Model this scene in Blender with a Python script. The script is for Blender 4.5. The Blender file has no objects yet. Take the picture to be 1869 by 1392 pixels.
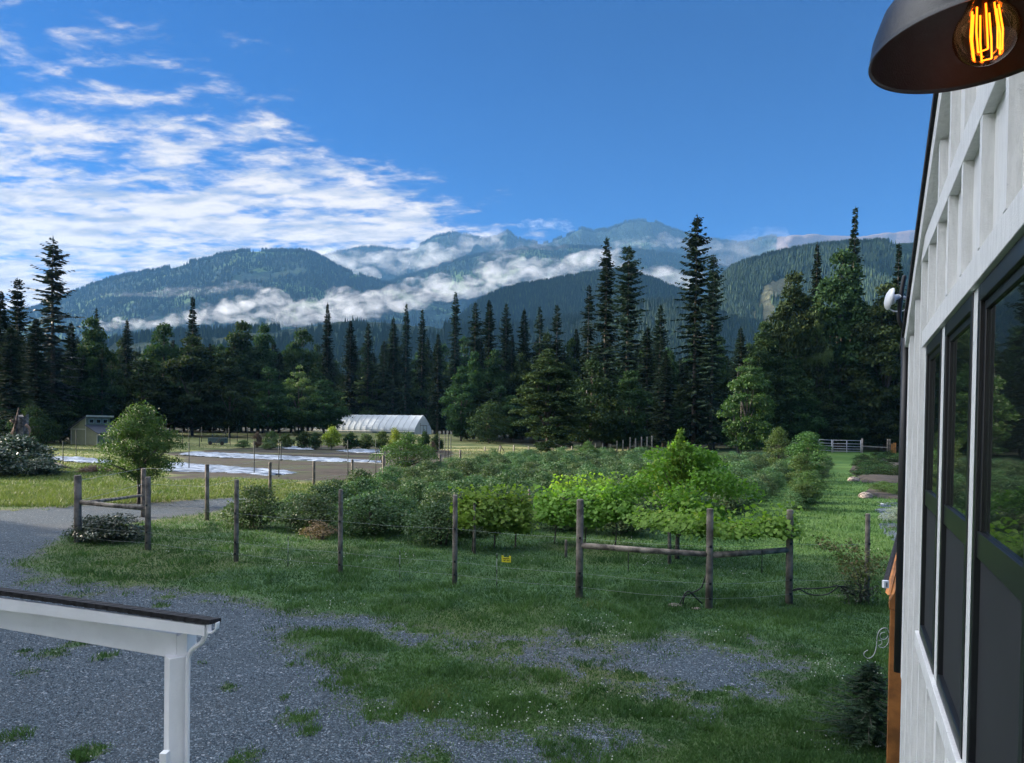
import bpy, math, random
import numpy as np
from mathutils import Vector, Matrix

sc = bpy.context.scene
col = sc.collection
# ------------------------------------------------------------------ camera
W, H, F, CX, CY = 1869, 1392, 1360.0, 934.5, 802.0
CAMZ = 4.3
def _rx(a): c, s = math.cos(a), math.sin(a); return np.array([[1,0,0],[0,c,-s],[0,s,c]])
def _rz(a): c, s = math.cos(a), math.sin(a); return np.array([[c,-s,0],[s,c,0],[0,0,1]])
RM = _rx(math.pi/2 + math.radians(-1)) @ _rz(math.radians(.85))
CAM = np.array([0, 0, CAMZ])
cam = bpy.data.cameras.new('camera'); camo = bpy.data.objects.new('camera', cam); col.objects.link(camo)
cam.sensor_width = 36; cam.lens = F / W * 36; cam.shift_y = (CY - H/2) / W
cam.clip_start = .05; cam.clip_end = 60000
camo.location = (0, 0, CAMZ); camo.rotation_euler = Matrix(RM.tolist()).to_euler()
sc.camera = camo

# ------------------------------------------------------------------ light, sky, exposure
SUN_EL, SUN_AZ = math.radians(15), math.radians(-74)
sc.view_settings.view_transform = 'Standard'; sc.view_settings.look = 'None'
sc.view_settings.exposure = 1.68; sc.view_settings.gamma = 1
sunl = bpy.data.lights.new('sun', 'SUN'); sunl.energy = 4.6; sunl.angle = math.radians(.6); sunl.color = (1, .86, .68)
suno = bpy.data.objects.new('sun', sunl); col.objects.link(suno)
SD = Vector((math.sin(SUN_AZ)*math.cos(SUN_EL), math.cos(SUN_AZ)*math.cos(SUN_EL), math.sin(SUN_EL)))
suno.rotation_euler = SD.to_track_quat('Z', 'Y').to_euler()
cy = sc.cycles
cy.use_denoising = True
cy.max_bounces = 6; cy.diffuse_bounces = 3; cy.glossy_bounces = 3; cy.transmission_bounces = 4
cy.volume_bounces = 3; cy.transparent_max_bounces = 24
cy.sample_clamp_indirect = 6
cy.volume_step_rate = .6; cy.volume_max_steps = 64

class NT:
    """small helper round a node tree"""
    def __init__(s, nt): s.t = nt; s.n = nt.nodes; s.l = nt.links
    def add(s, typ, ins=None, **kw):
        nd = s.n.new(typ)
        for k, v in kw.items(): setattr(nd, k, v)
        for k, v in (ins or {}).items():
            if isinstance(v, bpy.types.NodeSocket): s.l.new(v, nd.inputs[k])
            else: nd.inputs[k].default_value = v
        return nd
    def m(s, op, a, b=None, c=None, clamp=False):
        ins = {0: a}
        if b is not None: ins[1] = b
        if c is not None: ins[2] = c
        return s.add('ShaderNodeMath', ins, operation=op, use_clamp=clamp).outputs[0]
    def mix(s, f, a, b, mode='MIX'):
        nd = s.add('ShaderNodeMix', data_type='RGBA', blend_type=mode)
        for k, v in ((0, f), (6, a), (7, b)):
            if isinstance(v, bpy.types.NodeSocket): s.l.new(v, nd.inputs[k])
            else: nd.inputs[k].default_value = (tuple(v) + (1,))[:4] if k else v
        return nd.outputs[2]
    def noise(s, vec, scale, detail=4, rough=.55, dist=0.):
        ins = {'Scale': scale, 'Detail': detail, 'Roughness': rough, 'Distortion': dist}
        if vec is not None: ins['Vector'] = vec
        return s.add('ShaderNodeTexNoise', ins).outputs[0]
    def mr(s, v, a, b, c=0., d=1., smooth=True):
        return s.add('ShaderNodeMapRange', {0: v, 1: a, 2: b, 3: c, 4: d}, interpolation_type='SMOOTHSTEP' if smooth else 'LINEAR').outputs[0]

world = bpy.data.worlds.new('World'); sc.world = world; world.use_nodes = True
k = NT(world.node_tree); k.n.clear()
sky = k.add('ShaderNodeTexSky', sky_type='NISHITA', sun_disc=False)
sky.sun_elevation = SUN_EL; sky.sun_rotation = SUN_AZ; sky.altitude = 200; sky.air_density = 1.0; sky.dust_density = .25; sky.ozone_density = 2.6
tc = k.add('ShaderNodeTexCoord').outputs['Generated']
sp = k.add('ShaderNodeSeparateXYZ', {0: tc})
X_, Y_, Z_ = sp.outputs
az = k.m('MULTIPLY', k.m('ARCTAN2', X_, Y_), 57.2958)
el = k.m('MULTIPLY', k.m('ARCSINE', Z_), 57.2958)
zz = k.m('ADD', k.m('MAXIMUM', Z_, 0.), .10)
pv = k.add('ShaderNodeCombineXYZ', {0: k.m('DIVIDE', X_, zz), 1: k.m('DIVIDE', Y_, zz), 2: 0.}).outputs[0]
pvm = k.add('ShaderNodeMapping', {0: pv, 2: (0, 0, .25), 3: (1., 1.5, 1.)}).outputs[0]
az0 = k.m('SUBTRACT', 5., k.m('MULTIPLY', k.m('SUBTRACT', el, 13.), 1.9))
cov = k.mr(k.m('SUBTRACT', az0, az), -7., 13.)
cov = k.m('MULTIPLY', cov, k.mr(el, 14., 30., 1., .78))
n1 = k.noise(pvm, 1.9, 10, .62, .2)
n2 = k.noise(pvm, 6.5, 9, .62, .25)
nn = k.m('ADD', k.m('MULTIPLY', n1, .56), k.m('MULTIPLY', n2, .44))
lo = k.m('SUBTRACT', .585, k.m('MULTIPLY', cov, k.mr(el, 13., 22., .24, .155)))
cm = k.add('ShaderNodeMapRange', {0: nn, 1: lo, 2: k.m('ADD', lo, .19), 3: 0., 4: 1.}, interpolation_type='SMOOTHERSTEP').outputs[0]
cm = k.m('MULTIPLY', cm, k.mr(cov, 0., .22))
n3 = k.noise(k.add('ShaderNodeMapping', {0: pvm, 1: (3.7, 1.2, 0), 3: (1., 1.5, 1.)}).outputs[0], 4.2, 8, .62, .25)
shade = k.mr(k.m('ADD', k.m('MULTIPLY', n3, .75), k.m('MULTIPLY', n2, .25)), .36, .60)
CB = k.mix(k.mr(el, 8., 24.), (.150, .148, .155), (.185, .195, .215))
ccol = k.mix(shade, CB, (.355, .315, .265))
SKY_S = .072
skys = k.mix(1., sky.outputs[0], (SKY_S*.012, SKY_S*.240, SKY_S*.565), 'MULTIPLY')
fin = k.mix(k.m('MULTIPLY', cm, .95), skys, ccol)
# bright unseen cloud added left of and above the view to fill the shade
bk = k.m('MAXIMUM', k.m('MULTIPLY', k.mr(az, -44., -62.), k.mr(az, -128., -88.)), k.m('MULTIPLY', k.mr(el, 42., 56.), .26))
bkc = k.m('MULTIPLY', bk, k.mr(k.noise(tc, 2.2, 6, .6), .30, .52))
fin = k.mix(bkc, fin, (2.15, 2.2, 2.3))
bg = k.add('ShaderNodeBackground', {0: fin, 1: 1.})
k.add('ShaderNodeOutputWorld', {0: bg.outputs[0]})

# ------------------------------------------------------------------ projection helpers
def ray(u, v): return RM @ np.array([(u-CX)/F, -(v-CY)/F, -1])
def atY(u, v, Y): d = ray(u, v); return CAM + d*(Y/d[1])
def sstep(a, b, x): t = np.clip((x-a)/(b-a), 0, 1); return t*t*(3-2*t)
def zt(X, Y): return 1.75*sstep(95, 205, np.hypot(X*.5, Y))
def ground(u, v):
    d = ray(u, v); z = 0.
    for _ in range(30):
        P = CAM + d*((z-CAMZ)/d[2]); z = .5*z + .5*float(zt(P[0], P[1]))
    return P
AZW = math.atan2(ray(1556, 787)[0], ray(1556, 787)[1])
Wd = np.array([math.sin(AZW), math.cos(AZW), 0]); Qd = np.array([math.cos(AZW), -math.sin(AZW), 0])
def field(q, s): P = Qd*q + Wd*s; return float(P[0]), float(P[1])
WALL = .45
def wallpt(u, v, o=0.):
    d = ray(u, v); P = CAM + d*((WALL-o)/(Qd@d)); return float(P@Wd), float(P[2])

# value noise in numpy
_g = np.random.default_rng(5).random((256, 256))
def vn(x, y):
    xi, yi = np.floor(x).astype(int), np.floor(y).astype(int); fx, fy = x-xi, y-yi
    fx, fy = fx*fx*(3-2*fx), fy*fy*(3-2*fy)
    g = lambda i, j: _g[i & 255, j & 255]
    return (g(xi, yi)*(1-fx)+g(xi+1, yi)*fx)*(1-fy)+(g(xi, yi+1)*(1-fx)+g(xi+1, yi+1)*fx)*fy
def fbm(x, y, o=5, r=.5):
    s = 0; a = 1; t = 0
    for i in range(o): s = s+a*vn(x*2**i+17*i, y*2**i+31*i); t += a; a *= r
    return s/t

# ------------------------------------------------------------------ materials
def mat(name): m = bpy.data.materials.new(name); m.use_nodes = True; k = NT(m.node_tree); k.n.clear(); return m, k
def simple(name, c, rough=.6, metal=0., var=.12, scale=6., bump=0., bscale=40., spec=.5, tint=None):
    m, k = mat(name)
    tc = k.add('ShaderNodeTexCoord').outputs['Object']
    nz = k.noise(tc, scale, 5, .6)
    c2 = tuple(x*(1-var*2) for x in c) if tint is None else tint
    base = k.mix(k.mr(nz, .35, .65), c2, tuple(min(1, x*(1+var*.6)) for x in c))
    ins = {'Base Color': base, 'Roughness': rough, 'Metallic': metal, 'Specular IOR Level': spec}
    if bump: ins['Normal'] = k.add('ShaderNodeBump', {'Strength': bump, 'Height': k.noise(tc, bscale, 4), 'Distance': .01}).outputs[0]
    p = k.add('ShaderNodeBsdfPrincipled', ins); k.add('ShaderNodeOutputMaterial', {0: p.outputs[0]})
    return m
def foliage(name, dark, light, tr=.3, objvar=.25, rough=.55, warm=(.10, .12, .02), wamt=.12, spec=.25):
    m, k = mat(name)
    rnd = k.add('ShaderNodeAttribute', attribute_name='rnd').outputs['Fac']
    orn = k.add('ShaderNodeObjectInfo').outputs['Random']
    tc = k.add('ShaderNodeTexCoord').outputs['Object']
    nz = k.noise(tc, .9, 3)
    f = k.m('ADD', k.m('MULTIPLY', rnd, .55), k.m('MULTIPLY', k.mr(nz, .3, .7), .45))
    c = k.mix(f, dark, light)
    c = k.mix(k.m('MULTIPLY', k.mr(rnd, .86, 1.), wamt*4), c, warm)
    hs = k.add('ShaderNodeHueSaturation', {'Hue': k.m('ADD', .5, k.m('MULTIPLY', k.m('SUBTRACT', orn, .5), .05)),
        'Value': k.m('ADD', 1.-objvar, k.m('MULTIPLY', orn, objvar*2)), 'Color': c}).outputs[0]
    p = k.add('ShaderNodeBsdfPrincipled', {'Base Color': hs, 'Roughness': rough, 'Specular IOR Level': spec})
    t = k.add('ShaderNodeBsdfTranslucent', {0: k.mix(1., hs, (1.25, 1.35, .6), 'MULTIPLY')})
    ms = k.add('ShaderNodeMixShader', {0: tr, 1: p.outputs[0], 2: t.outputs[0]})
    k.add('ShaderNodeOutputMaterial', {0: ms.outputs[0]})
    return m
M = {}
M['conifer'] = foliage('conifer_needles', (.007, .017, .012), (.028, .052, .030), .10, .35, rough=.85, spec=.1)
M['conifer_open'] = foliage('blue_needles', (.010, .020, .018), (.030, .048, .036), .10, .2)
M['cedar'] = foliage('cedar_sprays', (.016, .034, .014), (.050, .088, .034), .15, .2, rough=.85, spec=.1)
M['broad'] = foliage('broad_leaves', (.012, .030, .014), (.042, .085, .032), .2, .35, rough=.8, spec=.12)
M['alder'] = foliage('alder_leaves', (.022, .058, .018), (.065, .135, .034), .3, .22)
M['maple'] = foliage('maple_leaves', (.012, .028, .012), (.044, .080, .028), .12, .2, rough=.8, spec=.12)
M['pale'] = foliage('pale_leaves', (.045, .085, .028), (.11, .17, .06), .3, .2)
M['apple'] = foliage('apple_leaves', (.032, .072, .020), (.085, .160, .042), .3, .15)
M['peach'] = foliage('peach_leaves', (.060, .130, .022), (.21, .33, .045), .4, .1, warm=(.24, .26, .03), wamt=.2)
M['grape'] = foliage('grape_leaves', (.07, .18, .03), (.25, .43, .07), .45, .1, warm=(.28, .34, .05), wamt=.2)
M['berry'] = foliage('blueberry_leaves', (.028, .072, .030), (.105, .180, .075), .25, .25, warm=(.15, .17, .07), wamt=.15)
M['bramble'] = foliage('bramble_leaves', (.016, .034, .020), (.055, .085, .045), .15, .2, rough=.4, spec=.5)
M['silver'] = foliage('silver_leaves', (.13, .17, .13), (.30, .36, .30), .2, .1)
M['yellowleaf'] = foliage('yellow_leaves', (.12, .18, .03), (.30, .36, .05), .35, .1)
M['reddish'] = foliage('reddish_stems', (.10, .07, .05), (.22, .15, .10), .2, .2)
M['spruce'] = foliage('spruce_needles', (.010, .028, .014), (.030, .062, .028), .1, .1)
M['wilted'] = foliage('wilted_leaves', (.05, .10, .03), (.20, .22, .09), .3, .1, warm=(.32, .24, .13), wamt=.24)
M['bark'] = simple('bark', (.10, .085, .07), .9, 0, .3, 5, .6, 30)
M['bark_pale'] = simple('pale_bark', (.10, .095, .085), .9, 0, .3, 4, .4, 30)
M['dead'] = simple('dead_wood', (.17, .165, .17), .9, 0, .4, 2.5, .8, 20)
M['post'] = simple('weathered_post', (.23, .195, .16), .85, 0, .3, 3, .7, 60)
M['post_pale'] = simple('pale_post', (.34, .31, .27), .85, 0, .2, 3)
M['steel_post'] = simple('green_steel', (.035, .045, .04), .6, .3, .1)
M['wire'] = simple('galvanised_wire', (.45, .48, .50), .45, .5, .1)
M['tape'] = simple('fence_tape', (.27, .31, .28), .6, 0, .1)
M['galv'] = simple('galvanised_gate', (.55, .57, .60), .4, .35, .1)
M['black'] = simple('black_plastic', (.012, .012, .013), .45, 0, .1)
M['yellow'] = simple('yellow_plastic', (.80, .68, .03), .5, 0, .05)
M['white_paint'] = simple('white_paint', (.84, .85, .87), .55, 0, .03, 3, .12, 70)
M['shingle'] = simple('dark_shingle', (.020, .020, .023), .9, 0, .3, 30, .7, 60)
M['winframe'] = simple('black_window_frame', (.011, .013, .016), .32, 0, .05)
M['screen'] = simple('dark_screen', (.020, .021, .025), .62, 0, .08, 2)
M['cedarwood'] = simple('stained_cedar', (.34, .125, .030), .5, 0, .25, 2.5, .3, 30)
M['cedarbeam'] = simple('orange_cedar', (.52, .20, .045), .5, 0, .2, 2.5, .3, 30)
M['white_plastic'] = simple('white_plastic', (.75, .76, .78), .4, 0, .02)
M['lamp_black'] = simple('powder_coat', (.013, .014, .016), .42, .2, .1, 60, .15, 300)
M['iron'] = simple('white_iron', (.50, .50, .52), .5, .2, .1)
M['rock'] = simple('rock', (.30, .25, .22), .9, 0, .35, 5, .8, 12)
M['teal'] = simple('teal_paint', (.06, .12, .12), .6, 0, .2)
M['hose'] = simple('black_hose', (.010, .011, .011), .4, 0, .1)
M['sage'] = simple('sage_siding', (.185, .205, .13), .8, 0, .06, 1.5)
M['sagetrim'] = simple('pale_trim', (.40, .42, .36), .7, 0, .05)
M['darkglass'] = simple('dark_glass', (.010, .013, .018), .15, 0, .05)
M['rail'] = simple('brace_rail', (.28, .24, .195), .85, 0, .35, 4, .8, 50)

# ------------------------------------------------------------------ mesh helpers
def link(o, parent=None):
    col.objects.link(o)
    if parent is not None: o.parent = parent
    return o
def fast(name, V, k, m, rnd=None, smooth=False):
    """V: (n*k,3) loose polygons of k corners each"""
    n = len(V)//k
    me = bpy.data.meshes.new(name)
    me.vertices.add(n*k); me.vertices.foreach_set('co', np.ascontiguousarray(V, dtype=np.float32).ravel())
    me.loops.add(n*k); me.loops.foreach_set('vertex_index', np.arange(n*k, dtype=np.int32))
    me.polygons.add(n); me.polygons.foreach_set('loop_start', np.arange(0, n*k, k, dtype=np.int32))
    me.update(calc_edges=True)
    at = me.attributes.new('rnd', 'FLOAT', 'FACE')
    at.data.foreach_set('value', np.ascontiguousarray(rnd if rnd is not None else np.random.default_rng(1).random(n), dtype=np.float32))
    me.materials.append(m); return me
def grid_mesh(name, P, m, smooth=True, attrs=None, close=False):
    """P: (r,c,3)"""
    r, c = P.shape[:2]
    me = bpy.data.meshes.new(name)
    me.vertices.add(r*c); me.vertices.foreach_set('co', np.ascontiguousarray(P, dtype=np.float32).ravel())
    i, j = np.meshgrid(np.arange(r-1), np.arange(c if close else c-1), indexing='ij')
    j2 = (j+1) % c
    f = np.stack([i*c+j, i*c+j2, (i+1)*c+j2, (i+1)*c+j], -1).reshape(-1, 4)
    me.loops.add(f.size); me.loops.foreach_set('vertex_index', f.astype(np.int32).ravel())
    me.polygons.add(len(f)); me.polygons.foreach_set('loop_start', np.arange(0, f.size, 4, dtype=np.int32))
    me.update(calc_edges=True)
    if smooth: me.polygons.foreach_set('use_smooth', np.ones(len(f), dtype=bool))
    for nm, v in (attrs or {}).items():
        at = me.attributes.new(nm, 'FLOAT', 'POINT'); at.data.foreach_set('value', np.ascontiguousarray(v, dtype=np.float32).ravel())
    me.materials.append(m); return me
class MB:
    def __init__(s): s.v = []; s.f = []; s.sm = []
    def add(s, v, f, smooth=False):
        b = len(s.v); s.v += [tuple(map(float, p)) for p in v]; s.f += [tuple(b+i for i in q) for q in f]; s.sm += [smooth]*len(f); return s
    def box(s, x0, x1, y0, y1, z0, z1):
        return s.add([(x0,y0,z0),(x1,y0,z0),(x1,y1,z0),(x0,y1,z0),(x0,y0,z1),(x1,y0,z1),(x1,y1,z1),(x0,y1,z1)],
                     [(0,3,2,1),(4,5,6,7),(0,1,5,4),(1,2,6,5),(2,3,7,6),(3,0,4,7)])
    def bar(s, a, b, w, h, up=(0, 0, 1)):
        a, b = Vector(a), Vector(b); d = (b-a).normalized(); sd = d.cross(Vector(up))
        if sd.length < 1e-4: sd = d.cross(Vector((1, 0, 0)))
        sd = sd.normalized(); u = sd.cross(d)
        v = []
        for p in (a, b):
            for i, j in ((-1,-1),(1,-1),(1,1),(-1,1)): v.append(p+sd*(i*w/2)+u*(j*h/2))
        return s.add(v, [(0,1,2,3),(7,6,5,4),(0,4,5,1),(1,5,6,2),(2,6,7,3),(3,7,4,0)])
    def tube(s, pts, rad, n=8, cap=True):
        pts = [Vector(p) for p in pts]; R = rad if hasattr(rad, '__len__') else [rad]*len(pts)
        v = []; ref = None
        for i, p in enumerate(pts):
            d = (pts[min(i+1, len(pts)-1)]-pts[max(i-1, 0)]).normalized()
            if ref is None: ref = d.orthogonal().normalized()
            ref = (ref-d*ref.dot(d)).normalized(); t = d.cross(ref)
            for j in range(n):
                a = 2*math.pi*j/n; v.append(p+(ref*math.cos(a)+t*math.sin(a))*R[i])
        f = [(i*n+j, i*n+(j+1) % n, (i+1)*n+(j+1) % n, (i+1)*n+j) for i in range(len(pts)-1) for j in range(n)]
        s.add(v, f, True)
        if cap:
            b = len(s.v)-len(v)
            s.f += [tuple(b+j for j in reversed(range(n))), tuple(b+(len(pts)-1)*n+j for j in range(n))]; s.sm += [False]*2
        return s
    def lathe(s, prof, n=32, c=(0, 0, 0)):
        v = [(c[0]+r*math.cos(2*math.pi*j/n), c[1]+r*math.sin(2*math.pi*j/n), c[2]+z) for r, z in prof for j in range(n)]
        return s.add(v, [(i*n+j, i*n+(j+1) % n, (i+1)*n+(j+1) % n, (i+1)*n+j) for i in range(len(prof)-1) for j in range(n)], True)
    def prism(s, poly, o0, o1, axes=(0, 2, 1)):
        """2D polygon in axes[0],axes[1], extruded along axes[2]"""
        v = []
        for o in (o0, o1):
            for p in poly:
                q = [0, 0, 0]; q[axes[0]] = p[0]; q[axes[1]] = p[1]; q[axes[2]] = o; v.append(q)
        n = len(poly)
        return s.add(v, [tuple(range(n)), tuple(reversed(range(n, 2*n)))]+[(i, i+n, (i+1) % n+n, (i+1) % n) for i in range(n)])
    def mesh(s, name, m):
        me = bpy.data.meshes.new(name); me.from_pydata(s.v, [], s.f); me.update()
        me.polygons.foreach_set('use_smooth', s.sm); me.materials.append(m); return me
    def build(s, name, m, parent=None, bevel=0):
        o = link(bpy.data.objects.new(name, s.mesh(name, m)), parent)
        bpy_fix(o.data)
        if bevel:
            b = o.modifiers.new('bevel', 'BEVEL'); b.width = bevel; b.segments = 2; b.limit_method = 'ANGLE'
        return o
import bmesh
def bpy_fix(me):
    bm = bmesh.new(); bm.from_mesh(me); bmesh.ops.recalc_face_normals(bm, faces=bm.faces); bm.to_mesh(me); bm.free()
def tag(o, label=None, cat=None, group=None, kind=None):
    for a, b in (('label', label), ('category', cat), ('group', group), ('kind', kind)):
        if b: o[a] = b
    return o
def thing(name, loc, label, cat, group=None, rz=0.):
    o = link(bpy.data.objects.new(name, None)); o.location = loc; o.rotation_euler = (0, 0, rz); o.empty_display_size = .2
    return tag(o, label, cat, group)
def part(name, me, parent): return link(bpy.data.objects.new(name, me), parent)
def perp(n, rng):
    a = rng.normal(size=n.shape); t = np.cross(n, a); return t/np.linalg.norm(t, axis=1, keepdims=True)
def leafquads(C, N, L, Wf, rng, T=None, fold=0.):
    """rhombic leaves centred at C with normals N, length L, width Wf*L"""
    n = len(C); N = N/np.linalg.norm(N, axis=1, keepdims=True)
    if T is None: T = perp(N, rng)
    B = np.cross(N, T); L = np.broadcast_to(L, (n,))[:, None]
    w = L*Wf
    V = np.stack([C-T*L*.5, C+B*w*.5-T*L*.08+N*L*fold, C+T*L*.5, C-B*w*.5-T*L*.08+N*L*fold], 1)
    return V.reshape(-1, 3)
def sphere_pts(n, rng):
    d = rng.normal(size=(n, 3)); return d/np.linalg.norm(d, axis=1, keepdims=True)

# ------------------------------------------------------------------ plant builders (unit meshes, shared by copies)
def broad_meshes(name, seed, Hh, R, base, nclump, nleaf, leaf, m, mbark, top=1., shape=.5, tr=.16, clump=.26, trunks=1, cone=0):
    rng = np.random.default_rng(seed)
    cz = base+(Hh-base)*.5; hz = (Hh-base)*.5
    cl = []
    for i in range(nclump*8):
        d = sphere_pts(1, rng)[0]; rr = rng.uniform(.25, 1.)**.5
        z = cz+d[2]*rr*hz
        t = (z-base)/(Hh-base)
        w = (math.sin(math.pi*min(1, max(0, t))**shape)**.7 if 0 < t < 1 else 0)
        if cone: w = (1-min(1, max(0, t)))**cone*min(1, .55+t*5)
        p = np.array([d[0]*rr*R*w, d[1]*rr*R*w, z])
        if all(np.linalg.norm((p-q[0])*[1, 1, .8]) > R*clump*.72 for q in cl): cl.append((p, R*clump*rng.uniform(.75, 1.3)))
        if len(cl) >= nclump: break
    cl.append((np.array([0, 0, Hh-R*clump*.6]), R*clump*.7))
    Cs = []; Ns = []; Rn = []
    per = max(1, nleaf//len(cl))
    for p, r in cl:
        n = int(per*(r/(R*clump))**2)+3
        d = sphere_pts(n, rng); d[:, 2] = np.where(d[:, 2] < -.35, -d[:, 2]*.6, d[:, 2])
        rad = r*rng.uniform(.5, 1.12, n)**.8
        q = p+d*rad[:, None]*[1.1, 1.1, .78]+rng.normal(size=(n, 3))*r*.10
        Cs.append(q); Ns.append(d*.5+sphere_pts(n, rng)*.8+[0, 0, .35]); Rn.append(np.clip(rng.random(n)*.8+rng.random()*.3, 0, 1))
    Cs = np.concatenate(Cs); Ns = np.concatenate(Ns)
    V = leafquads(Cs, Ns, leaf*rng.uniform(.6, 1.3, len(Cs)), .62, rng)
    crown = fast(name+'_crown', V, 4, m, np.concatenate(Rn))
    b = MB(); tw = tr*R*.35
    for q in range(trunks):
        ox, oy = ((rng.random()-.5)*R*.5, (rng.random()-.5)*R*.5) if trunks > 1 else (0, 0)
        b.tube([(ox, oy, -.3), (ox*1.1, oy*1.1, base*.7), (ox*1.5+rng.normal()*R*.05, oy*1.5, cz), (ox*1.3, oy, Hh-R*clump)], [tw, tw*.8, tw*.45, tw*.1], 8)
    for p, r in cl[::max(1, len(cl)//14)]:
        z0 = base*.8+(p[2]-base)*.45
        b.tube([(0, 0, z0), (p[0]*.5, p[1]*.5, z0+(p[2]-z0)*.55), tuple(p)], [tw*.38, tw*.25, tw*.06], 5)
    me = b.mesh(name+'_trunk', mbark)
    return crown, me
def conifer_meshes(name, seed, Hh=30., R=4., z0=.12, droop=.35, sparse=1., m=None, taper=.85, step=.5, ragged=.25, mb=None, spray=.75, wf=.42):
    rng = np.random.default_rng(seed); Cs = []; Ts = []; Ls = []; Ns = []; Wf = []
    b = MB(); z = Hh*z0
    tw = Hh*.011
    b.tube([(0, 0, -.5), (rng.normal()*.08, 0, Hh*.4), (0, rng.normal()*.08, Hh*.8), (0, 0, Hh-.3)], [tw, tw*.72, tw*.3, tw*.05], 8)
    nb = 0
    while z < Hh-.15:
        t = (z-Hh*z0)/(Hh*(1-z0)); env = R*((1-t)**taper)*(1. if t > .15 else .65+t*2.3)
        for _ in range(int(rng.integers(4, 7)*sparse)+1):
            a = rng.uniform(0, 2*math.pi); L = max(.25, env*rng.uniform(1-ragged*1.6, 1.12))
            if rng.random() < ragged*.25: L *= .45
            n = max(3, int(L/(.33*spray))); s = (np.arange(n)+rng.random(n)*.7)/n
            up = .30*(t*1.2-.2)
            dx, dy = math.cos(a), math.sin(a)
            zj = z+rng.uniform(-.5, .5)*step; dr = droop*rng.uniform(.55, 1.5); zz = zj+up*L*s-dr*L*s*s*(1.2-t)+.12*L*s**3
            P = np.stack([dx*L*s, dy*L*s, zz], 1)
            wsp = (.38+.70*(1-s))*min(1., .28+L/(1.8*spray/.75))*spray
            for sd in (-1, 1):
                T = np.stack([dx*.75+sd*-dy*.85+rng.normal(size=n)*.2, dy*.75+sd*dx*.85+rng.normal(size=n)*.2, -.22-.55*droop*rng.random(n)], 1)
                T /= np.linalg.norm(T, axis=1, keepdims=True)
                Cs.append(P+T*wsp[:, None]*.45); Ts.append(T); Ls.append(wsp*rng.uniform(.85, 1.35, n)); Wf.append(np.full(n, wf))
            if L > .8 and nb % 3 == 0:
                b.tube([(0, 0, zj), tuple(P[n//2]), tuple(P[-1])], [tw*.13+.02, .025, .012], 4, cap=False)
            nb += 1
            Cs.append(P[-1:]); Ts.append(np.array([[dx, dy, up-droop*.8+.2]])); Ls.append(np.array([.5*spray])); Wf.append(np.array([.35]))
        z += step*rng.uniform(.6, 1.25)*(.55+.6*(1-t))
    Cs.append(np.array([[0, 0, Hh-.3]])); Ts.append(np.array([[0, .02, 1.]])); Ls.append(np.array([1.6])); Wf.append(np.array([.12]))
    C, T, L, Wf = map(np.concatenate, (Cs, Ts, Ls, Wf)); T = T/np.linalg.norm(T, axis=1, keepdims=True)
    N = np.cross(T, sphere_pts(len(T), rng)*.9+np.array([[0, 0, .0]])); N += np.array([0, 0, .45])
    N = N-T*np.sum(N*T, 1, keepdims=True); N /= np.linalg.norm(N, axis=1, keepdims=True)
    B = np.cross(N, T)
    w = (L*Wf)[:, None]; L = L[:, None]
    V = np.stack([C-T*L*.5, C+B*w*.5, C+T*L*.5, C-B*w*.5], 1).reshape(-1, 3)
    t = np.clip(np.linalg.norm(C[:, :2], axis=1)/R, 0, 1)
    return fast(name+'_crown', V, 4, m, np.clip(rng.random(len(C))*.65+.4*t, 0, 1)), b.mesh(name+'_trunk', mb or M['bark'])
def put_tree(kind, meshes, u, vtop, Y, hw, label, cat='tree', group=None, meshdim=(30., 4.), rz=None, name=None, sink=0., vbase=None, z=None):
    """tree whose top sits at pixel (u,vtop) at depth Y"""
    top = atY(u, vtop, Y); g = float(zt(top[0], Y)) if z is None else z
    dist = Y
    hgt = top[2]-g; r = hw/F*dist
    t = thing(name or kind, (top[0], Y, g-sink), label, cat, group, rz if rz is not None else random.uniform(0, 6.28))
    s = (r/meshdim[1], r/meshdim[1], (hgt+sink)/meshdim[0])
    t.scale = s
    c = part('crown', meshes[0], t); tr = part('trunk', meshes[1], t)
    return t
#SECTION2
# ================================================================== GROUND
def poly_sd(px, X, Y, z=0.):
    """signed distance (m), positive inside, of points to a polygon drawn through ground points"""
    P = np.array([ground(u, v)[:2] for u, v in px]) if len(px[0]) == 2 and px[0][0] > -9000 else np.array(px)
    return sd_world(P, X, Y)
def sd_world(P, X, Y):
    x, y = X.ravel(), Y.ravel(); dm = np.full(x.shape, 1e9); ins = np.zeros(x.shape, bool)
    for i in range(len(P)):
        a, b = P[i], P[(i+1) % len(P)]; ab = b-a; t = np.clip(((x-a[0])*ab[0]+(y-a[1])*ab[1])/(ab@ab+1e-9), 0, 1)
        dm = np.minimum(dm, np.hypot(x-a[0]-t*ab[0], y-a[1]-t*ab[1]))
        c = (a[1] > y) != (b[1] > y)
        ins ^= c & (x < (b[0]-a[0])*(y-a[1])/(b[1]-a[1]+1e-12)+a[0])
    return np.where(ins, dm, -dm).reshape(X.shape)
DRIVE = [(-400,945),(0,933),(140,924),(300,918),(450,908),(470,916),(400,934),(300,948),(200,962),(110,985),(62,1010),(48,1040),(70,1062),(160,1072),
         (300,1080),(400,1092),(500,1108),(560,1122),(700,1138),(800,1158),(835,1168),(760,1166),(640,1150),(540,1152),(560,1170),(640,1215),(690,1260),(720,1300),(850,1345),(960,1352),(1020,1400),(1060,1500),(1000,2200),(-1600,2200),(-1600,1000)]
PATCH = [(900,1165),(1000,1160),(1080,1168),(1180,1178),(1300,1178),(1400,1190),(1440,1215),(1380,1235),(1370,1275),(1290,1300),(1210,1290),(1150,1262),(1080,1240),(990,1215),(900,1190)]
PATCH2 = [(1040,1335),(1110,1325),(1170,1345),(1130,1370),(1040,1365)]
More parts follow.
